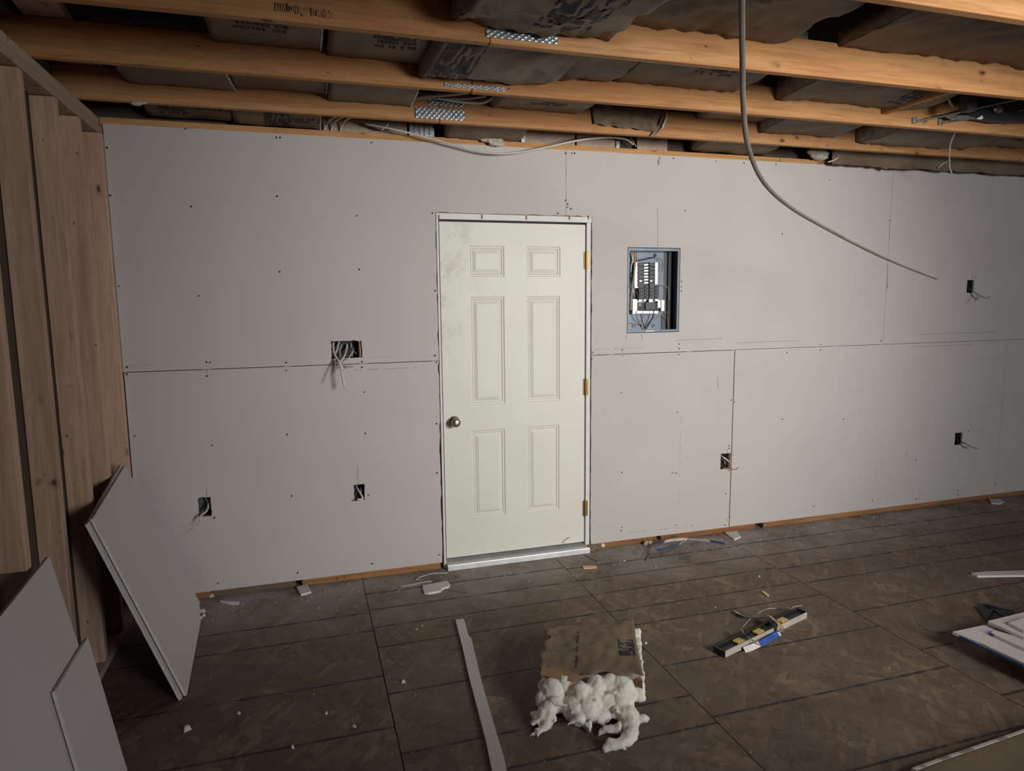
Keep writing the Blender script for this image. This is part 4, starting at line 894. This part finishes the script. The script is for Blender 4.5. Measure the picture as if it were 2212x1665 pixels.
lbox('web', .004, LEN-.004, .006, WD-.006, .008, .018, 'level_black')
lbox('end_cap', -.004, .006, 0, WD, 0, .031, 'level_black', .001)
lbox('end_cap', LEN-.006, LEN+.004, 0, WD, 0, .031, 'level_black', .001)
for u in (.115, .265, .46): lbox('vial_block', u, u+.055, .014, WD-.010, .018, .0285, 'level_yellow', .006)
mb = MB()
for k in range(5): mb.tube([base+ax*(.06+.13*k)-sd*.011+Vector((0, 0, .019)), base+ax*(.11+.13*k)-sd*.011+Vector((0, 0, .019))], .002, 6)
mb.build('inner_rib', 'level_black', lev)
strip3('paper_strip', 'tan paper strip wrapped over the right part of the level', [(1662, 1330, .05), (1674, 1340, .055), (1684, 1348, .05), (1688, 1358, .04), (1686, 1366, .01)], .04, ('tape_tan',), upright=.3)
strip3('paper_strip', 'blue and white paper strip lying along the near side of the level', [(1684, 1367, .010), (1672, 1374, .012), (1655, 1384, .014), (1640, 1391, .012), (1625, 1398, .010), (1608, 1404, .008)], .036, ('tape_white', 'tape_blue'), lambda s_: 1 if .04 < s_ < .58 else 0, upright=.5)
strip3('paper_strip', 'thin brown strip crossing the level on its left half', [(1602, 1359, .05), (1608, 1369, .055), (1622, 1380, .05), (1634, 1390, .02), (1642, 1394, .008)], .016, ('tape_tan',), upright=.5)
strip3('paper_strip', 'white wisp arching up above the left half of the level', [(1604, 1355, .03), (1612, 1345, .045), (1621, 1337, .05)], .012, ('tape_white',), upright=.5)
strip3('paper_strip', 'grey and white paper strip behind the level', [(1590, 1321, .006), (1600, 1329, .010), (1612, 1333, .014), (1640, 1335, .02), (1662, 1334, .03)], .045, ('tape_white', 'cable_grey', 'tape_blue'), lambda s_: 0 if s_ < .28 else 1, upright=.4)
strip3('paper_strip', 'thin pale strip behind the level ending in a blue tip', [(1637, 1325, .012), (1648, 1318, .02), (1662, 1315, .016), (1676, 1315, .008), (1690, 1316, .004)], .02, ('tape_white', 'tape_blue'), lambda s_: 1 if s_ > .7 else 0, upright=.4)
strip3('paper_strip', 'tiny white paper tip right of the strips behind the level', [(1710, 1312, .003), (1722, 1309, .006), (1733, 1308, .004)], .01, ('tape_white',), upright=.3)

# torn block of insulation on the floor
H = .135
pb = [on_z(1184, 1362, H), on_z(1368, 1349, H), on_z(1388, 1466, H-.02), on_z(1166, 1452, H-.01)]    # paper corners: back left, back right, front right, front left
cen = sum(pb, Vector())/4
ch = thing('insulation_chunk', (cen.x, cen.y, 0), 'torn block of white fibreglass insulation with brown kraft paper on top', 'insulation')
nu, nv = 34, 26
def PS(s_, t_, dz=0.0):
    p = pb[0].lerp(pb[1], s_).lerp(pb[3].lerp(pb[2], s_), t_)
    edge = 0
    if s_ < .06: edge = .035*noise.noise(Vector((t_*5, 3, 3)))*(1-s_/.06)
    if t_ < .06: p = p+Vector((0, .02*noise.noise(Vector((s_*6, 9, 3)))*(1-t_/.06), 0))
    if t_ > .97: p = p+Vector((0, -.012+.02*noise.noise(Vector((s_*7, 1, 2))), 0))
    z = .010*noise.noise(Vector((s_*3.5, t_*3.5, 2)))+.016*abs(noise.noise(Vector((s_*4+t_*3, t_*2-s_*3, 7))))+.003*noise.noise(Vector((s_*11, t_*9, 4)))-.008*max(0, .12-abs(noise.noise(Vector((s_*3.1-t_*4, t_*1.4+s_*2, 17)))))*6
    z -= .02*(t_**3)*(1-s_)*.4
    return p+Vector((edge, 0, z+dz+.016))
mb = MB(); P = [[PS(i/nu, j/nv) for j in range(nv+1)] for i in range(nu+1)]; mb.grid(P); mb.grid([[p+Vector((0, 0, .002)) for p in r] for r in P])
for r in (0, nu): mb.grid([P[r], [p+Vector((0, 0, .002)) for p in P[r]]])
for c_ in (0, nv): mb.grid([[P[i][c_] for i in range(nu+1)], [P[i][c_]+Vector((0, 0, .002)) for i in range(nu+1)]])
kp = mb.build('kraft_paper', 'kraft', ch, smooth=True)
mb = MB(); up = Vector((0, 0, .0038))
for a_, b_, c_, d_ in LOGO:      # rotated logo near the right edge: reads up the sheet
    mb.face([PS(.965-.17*q[1], .70-.34*q[0])+up for q in ((a_, b_), (c_, b_), (c_, d_), (a_, d_))])
mb.build('printed_logo', 'logo_ink', ch); mb = MB()
for k in range(14):
    if k in (5, 9): continue
    t0 = .20+.052*k; mb.face([PS(.345, t0)+up, PS(.362+.006*(k % 3), t0)+up, PS(.362, t0+.042)+up, PS(.345, t0+.042)+up])
tag(mb.build('printed_text', 'logo_ink', ch), kind='stuff')
# folded front edge of the paper showing its inner side
mb = MB(); f0 = [on_z(1171, 1441, H+.018), on_z(1215, 1447, H+.018), on_z(1263, 1463, H+.012)]; f1 = [on_z(1167, 1458, H-.002), on_z(1208, 1467, H-.004), on_z(1246, 1474, H-.004)]
mb.grid([f0, f1]); mb.grid([[p+Vector((0, .002, .002)) for p in f0], [p+Vector((0, .002, .002)) for p in f1]]); mb.build('folded_edge', 'kraft_inner', ch)
mb = MB(); Q = [on_z(1316, 1346, H+.01), on_z(1368, 1338, H+.025), on_z(1366, 1352, H+.006)]; mb.slab(Q, (0, -.3, 1), .002); mb.build('folded_corner', 'kraft_inner', ch)
mb = MB()
for k in range(3):
    Q = [on_z(1366+k*7, 1466+k*2, H-.01), on_z(1384+k*2, 1460+k*5, H), on_z(1388, 1484+k*2, H-.06), on_z(1370+k*4, 1484, H-.05)]; mb.slab(Q, (.3, -1, .3), .002)
mb.build('torn_corner', 'kraft_inner', ch)
# fibreglass body
mb = MB(); fl = on_z(1168, 1512, .05); fr_ = on_z(1372, 1512, .05); bl, brr = pb[0], pb[1]
inner = [Vector((p.x, p.y, 0)) for p in (pb[3].lerp(cen, .06), pb[2].lerp(cen, .05), pb[1].lerp(cen, .0), pb[0].lerp(cen, .08))]
inner[1] += Vector((.022, 0, 0)); inner[2] += Vector((.030, 0, 0))
mb.hull8([Vector((p.x, p.y, .012)) for p in inner]+[Vector((p.x, p.y, H-.024)) for p in inner])
def lump(px, py, z, r): mb.ball(on_z(px, py, z), r)
for (px, py, z, r) in ((1195, 1492, .085, .045), (1225, 1478, .10, .040), (1255, 1500, .085, .050), (1290, 1485, .10, .045), (1315, 1478, .11, .035), (1345, 1488, .10, .045), (1205, 1515, .05, .045), (1240, 1530, .045, .05), (1275, 1528, .05, .055), (1310, 1520, .05, .05),
                       (1345, 1520, .055, .048), (1360, 1500, .08, .035), (1355, 1545, .04, .04), (1185, 1535, .04, .034), (1175, 1478, .09, .026), (1172, 1510, .06, .03), (1300, 1545, .03, .035), (1250, 1545, .03, .04)):
    lump(px, py, z, r)
def tuft(pts, rs):
    mb.tube(smooth_path([on_z(px, py, z) for px, py, z in pts], 5), [rs[0]+(rs[-1]-rs[0])*k/(5*(len(pts)-1)) for k in range(5*(len(pts)-1)+1)], 10)
tuft([(1185, 1535, .035), (1165, 1548, .03), (1150, 1540, .02)], (.035, .010))
tuft([(1190, 1545, .03), (1180, 1565, .02), (1172, 1575, .014), (1160, 1590, .008)], (.032, .006))
tuft([(1350, 1540, .035), (1362, 1570, .03), (1360, 1590, .022), (1340, 1604, .018), (1318, 1610, .014), (1302, 1620, .007)], (.036, .010))
tuft([(1340, 1572, .03), (1315, 1574, .026), (1300, 1578, .016), (1291, 1590, .008)], (.020, .006))
tuft([(1270, 1560, .03), (1276, 1575, .015), (1270, 1582, .007)], (.018, .004))
wr = random.Random(21)
for k in range(30):
    px, py, z = wr.choice(((1190, 1500, .07), (1240, 1520, .06), (1290, 1515, .07), (1340, 1520, .06), (1178, 1545, .03), (1360, 1560, .03), (1320, 1606, .016), (1170, 1572, .016), (1300, 1550, .03), (1250, 1552, .03)))
    p = on_z(px+wr.uniform(-22, 22), py+wr.uniform(-14, 14), z); d = Vector((wr.uniform(-1, 1), wr.uniform(-1.2, .1), wr.uniform(-.35, .5))).normalized()*wr.uniform(.03, .07)
    q = p+d*.5+Vector((wr.uniform(-.012, .012), 0, wr.uniform(-.005, .015))); e_ = p+d; e_.z = max(.006, e_.z); q.z = max(.006, q.z)
    mb.tube(smooth_path([p, q, e_], 4), [.013-.0012*i for i in range(9)], 7)
fb = mb.build('fibreglass', 'fibreglass', ch, smooth=True); add_fuzz(fb, .005, .034, .14)

# stack of drywall scraps at the right edge
def lifted(name, label, pix, z, th, mats=('drywall', 'gypsum'), grp='drywall scraps piled at the right edge', cat='drywall scrap'):
    P = [on_z(px, py, z+th) for px, py in pix]; mb = MB(); k = len(P); bk = [Vector((p.x, p.y, z)) for p in P]
    mb.face(P, 0); mb.face(bk[::-1], 0)
    for i in range(k): mb.face([P[i], bk[i], bk[(i+1) % k], P[(i+1) % k]], 1)
    o = mb.build(name, list(mats)); return tag(o, label, cat, grp)
mb = MB(); Q = [on_z(2180, 1440, 0), on_z(2320, 1500, 0), on_z(2420, 1420, 0), on_z(2260, 1380, 0)]; mb.hull8([Vector((p.x, p.y, 0)) for p in Q]+[Vector((p.x, p.y, .079)) for p in Q])
tag(mb.build('support_block', 'drywall_back', bevel=.003), 'dark block holding up the scrap pile at the right edge', 'block')
lifted('drywall_scrap', 'lowest and widest drywall scrap in the pile at the right edge', [(2058, 1364), (2134, 1348), (2400, 1330), (2420, 1530), (2212, 1432), (2118, 1388)], .080, .0127)
lifted('drywall_scrap', 'middle drywall scrap in the right-edge pile, blue taped end', [(2140, 1366), (2150, 1361), (2420, 1440), (2420, 1480), (2212, 1400)], .094, .0127)
lifted('drywall_scrap', 'upper drywall scrap in the right-edge pile', [(2134, 1341), (2212, 1322), (2420, 1300), (2420, 1420), (2212, 1376)], .108, .0127)
lifted('drywall_scrap', 'topmost small drywall scrap in the right-edge pile', [(2178, 1344), (2212, 1334), (2420, 1330), (2420, 1400), (2212, 1362)], .1215, .0127)
def tape(pix, name='paper_tape', label=None, z=.08, th=.014, mat='tape_blue'):
    P = [on_z(px, py, z) for px, py in pix]; mb = MB(); d = (P[1]-P[0]).normalized(); n = Vector((d.y, -d.x, 0))
    if n.y > 0: n = -n
    P = [p+n*.0015 for p in P]
    mb.hull8([P[0]-n*.001, P[1]-n*.001, P[1]+n*.001, P[0]+n*.001]+[q+Vector((0, 0, th)) for q in (P[0]-n*.001, P[1]-n*.001, P[1]+n*.001, P[0]+n*.001)])
    return tag(mb.build(name, mat), label, 'paper tape')
tape([(2072, 1377), (2118, 1398)], label='navy tape on the tip of the lowest scrap in the pile', z=.081, th=.011)
tape([(2130, 1404), (2212, 1442)], label='blue tape along the near edge of the lowest scrap', z=.081, th=.011)
tape([(2137, 1371), (2146, 1375)], label='blue tape on the end of the middle scrap', z=.0945, th=.012)
# dark rag, drywall strips further right
fl_ = [(2111, 1311), (2122, 1303), (2150, 1309), (2192, 1318), (2170, 1334), (2132, 1340)]
P = [on_z(px, py, .012) for px, py in fl_]; cc = sum(P, Vector())/len(P); mb = MB()
for i in range(len(P)):
    a_, b_ = P[i], P[(i+1) % len(P)]; mb.face([a_, b_, cc+Vector((0, 0, .006*(1 if i % 2 else -1)))]); mb.face([a_, b_, Vector((b_.x, b_.y, .001)), Vector((a_.x, a_.y, .001))])
mb.face([Vector((p.x, p.y, .001)) for p in P]); tag(mb.build('dark_rag', 'dark_fabric'), 'dark rag on the floor behind the right-edge scrap pile', 'rag')
strip3('paper_strip', 'dark blue paper strip on the dark rag', [(2116, 1303, .02), (2135, 1304, .022), (2155, 1312, .02), (2182, 1317, .014)], .022, ('tape_blue', 'dark_fabric'), lambda s_: 0, upright=.3)
strip3('paper_strip', 'thin black strip standing near the dark rag', [(2171, 1303, .02), (2175, 1300, .02), (2181, 1299, .02)], .008, ('dark_fabric',), upright=.4)
flat_piece('drywall_strip', 'narrow drywall strip at the right edge, blue taped end', [(2098, 1237), (2130, 1234), (2330, 1228), (2330, 1240), (2112, 1243)], .0127)
strip3('paper_strip', 'blue tape end under the narrow strip at the right edge', [(2117, 1244, .004), (2138, 1244, .004)], .016, ('tape_blue',), upright=.5)
strip3('paper_strip', 'dark twig-like scrap pointing at the scrap pile', [(1999, 1358, .003), (2012, 1362, .006), (2030, 1363, .006), (2050, 1362, .010), (2058, 1364, .05)], .008, ('drywall_back',), upright=.3)
flat_piece('drywall_sheet', 'drywall sheet lying brown side up at the bottom right corner', [(1962, 1672), (1972, 1656), (2212, 1574), (2420, 1500), (2700, 1800), (2200, 1900)], .0127, ('drywall_back', 'gypsum'), 'drywall sheet', z=.02)
strip3('paper_strip', 'pale edge strip along the brown drywall sheet at bottom right', [(1974, 1662, .034), (2030, 1641, .034), (2100, 1617, .034), (2212, 1578, .034), (2330, 1536, .034)], .022, ('tape_white', 'cable_grey'), lambda s_: 1 if int(s_*17) % 3 == 1 else 0, upright=.25)
# battens under the sheet so it lies off the boards
for q, w_ in (((2080, 1690), 'left one'), ((2330, 1600), 'right one')):
    p = on_z(*q, 0); mb = MB(); mb.hull8([(p.x-.02, p.y-.3, 0), (p.x+.02, p.y-.3, 0), (p.x+.02, p.y+.02, 0), (p.x-.02, p.y+.02, 0), (p.x-.02, p.y-.3, .0202), (p.x+.02, p.y-.3, .0202), (p.x+.02, p.y+.02, .0202), (p.x-.02, p.y+.02, .0202)])
    tag(mb.build('batten', 'sliver_wood'), 'thin batten under the brown drywall sheet, '+w_, 'batten', 'battens under the brown drywall sheet')
# paper wad, wood slivers, wires at the wall foot
wad = thing('paper_wad', on_z(1283, 1186, 0), 'crumpled brown paper wad at the foot of the right door jamb', 'paper wad')
mb = MB(); c0 = on_z(1278, 1184, .02)
def crumple_ball(c, R, seed, nu=7, nv=10):
    P = []
    for i in range(nu+1):
        row = []
        for j in range(nv):
            th, ph = math.pi*i/nu, 2*math.pi*j/nv; d = Vector((math.sin(th)*math.cos(ph), math.sin(th)*math.sin(ph), math.cos(th))); k = 1+.5*noise.noise(d*2.3+Vector((seed, 0, 0)))
            row.append(Vector((c.x+d.x*R[0]*k, c.y+d.y*R[1]*k, max(.001, c.z+d.z*R[2]*k))))
        P.append(row)
    return P
mb.grid(crumple_ball(c0, (.055, .03, .022), 3), 0, True); mb.build('paper', 'kraft', wad)
mb = MB(); mb.grid(crumple_ball(on_z(1302, 1178, .015), (.014, .012, .016), 8), 0, True); mb.build('fluff', 'tape_white', wad, smooth=True)
fluff('fibreglass_tuft', 'pale fluff poking out under the drywall right of the paper wad', on_z(1399, 1172, .02), (.022, .016, .02), 'dusty_fluff', 8, 4, voxel=.004, strength=.014)
flat_piece('wood_sliver', 'small yellow wood sliver on the floor in front of the door', [(1258, 1222), (1288, 1221), (1290, 1225), (1261, 1227)], .008, ('sliver_wood',), 'wood scrap')
flat_piece('wood_sliver', 'short pale wood chip on the bare floor behind the level', [(1645, 1277), (1650, 1276), (1662, 1285), (1658, 1287)], .006, ('sliver_wood',), 'wood scrap')
strip3('paper_strip', 'brown sliver lying right of the threshold', [(1263, 1197, .004), (1278, 1205, .008), (1292, 1212, .004)], .010, ('drywall_back',), upright=.4)
strip3('paper_strip', 'thin dark strip with a blue tip in front of the threshold', [(1130, 1197, .003), (1152, 1201, .003), (1170, 1202, .004)], .006, ('dark_fabric', 'tape_blue'), lambda s_: 1 if s_ > .8 else 0, upright=.3)
cable('thin_wire', [on_y(1216, 1173, -.01), on_y(1222, 1166, -.016), on_y(1232, 1160, -.012)], .0018, 'tape_tan', 'thin brown wire scrap on the threshold')
p = on_y(1645, 1133, .02); mb = MB(); mb.tube([(p.x, .012, .004), (p.x+.012, -.004, .03)], .009, 8); tag(mb.build('pipe_stub', 'galvanised', smooth=True), 'short metal pipe stub under the drywall right of the door', 'pipe')
# crumbs
mb = MB(); rr = random.Random(5)
spots = []
for k in range(420):
    cx_ = rr.choice((.45, .95, 1.15, 1.9, 2.3, 2.8, 3.3, 3.6, 4.6, 5.2)); x = min(6.5, max(.3, rr.gauss(cx_, .28))); y = -abs(rr.gauss(0, .16))-.02
    spots.append((x, y, rr.uniform(.0012, .0038)))
for k in range(60): spots.append((rr.uniform(.3, 3.8), rr.uniform(-2.0, -.3), rr.uniform(.001, .0032)))
for px, py, r in ((437, 1322, .018), (440, 1331, .014), (432, 1336, .015), (516, 1542, .011), (705, 1542, .01), (872, 1474, .013), (632, 1615, .011), (1395, 1390, .009), (765, 1570, .009), (912, 1352, .006), (900, 1360, .006), (458, 1288, .02), (440, 1290, .016), (1382, 1427, .006), (1545, 1312, .006), (1417, 1225, .007), (1349, 1212, .006), (404, 1577, .02), (1640, 1245, .006)):
    p = on_z(px, py); spots.append((p.x, p.y, r))
for (x, y, r) in spots:
    a_ = rr.uniform(0, 6.28); l_ = r*rr.uniform(1, 2.2); ca, sa = math.cos(a_), math.sin(a_)
    q = [(x+ca*u*l_-sa*v*r, y+sa*u*l_+ca*v*r) for u, v in ((-.5, -.5), (.5, -.4), (.4, .5), (-.45, .4))]
    mb.hull8([(*p, .0005) for p in q]+[(p[0]*.6+x*.4, p[1]*.6+y*.4, r*.9) for p in q])
tag(mb.build('gypsum_crumbs', 'gypsum'), 'white gypsum crumbs scattered over the floor', 'crumbs', kind='stuff')
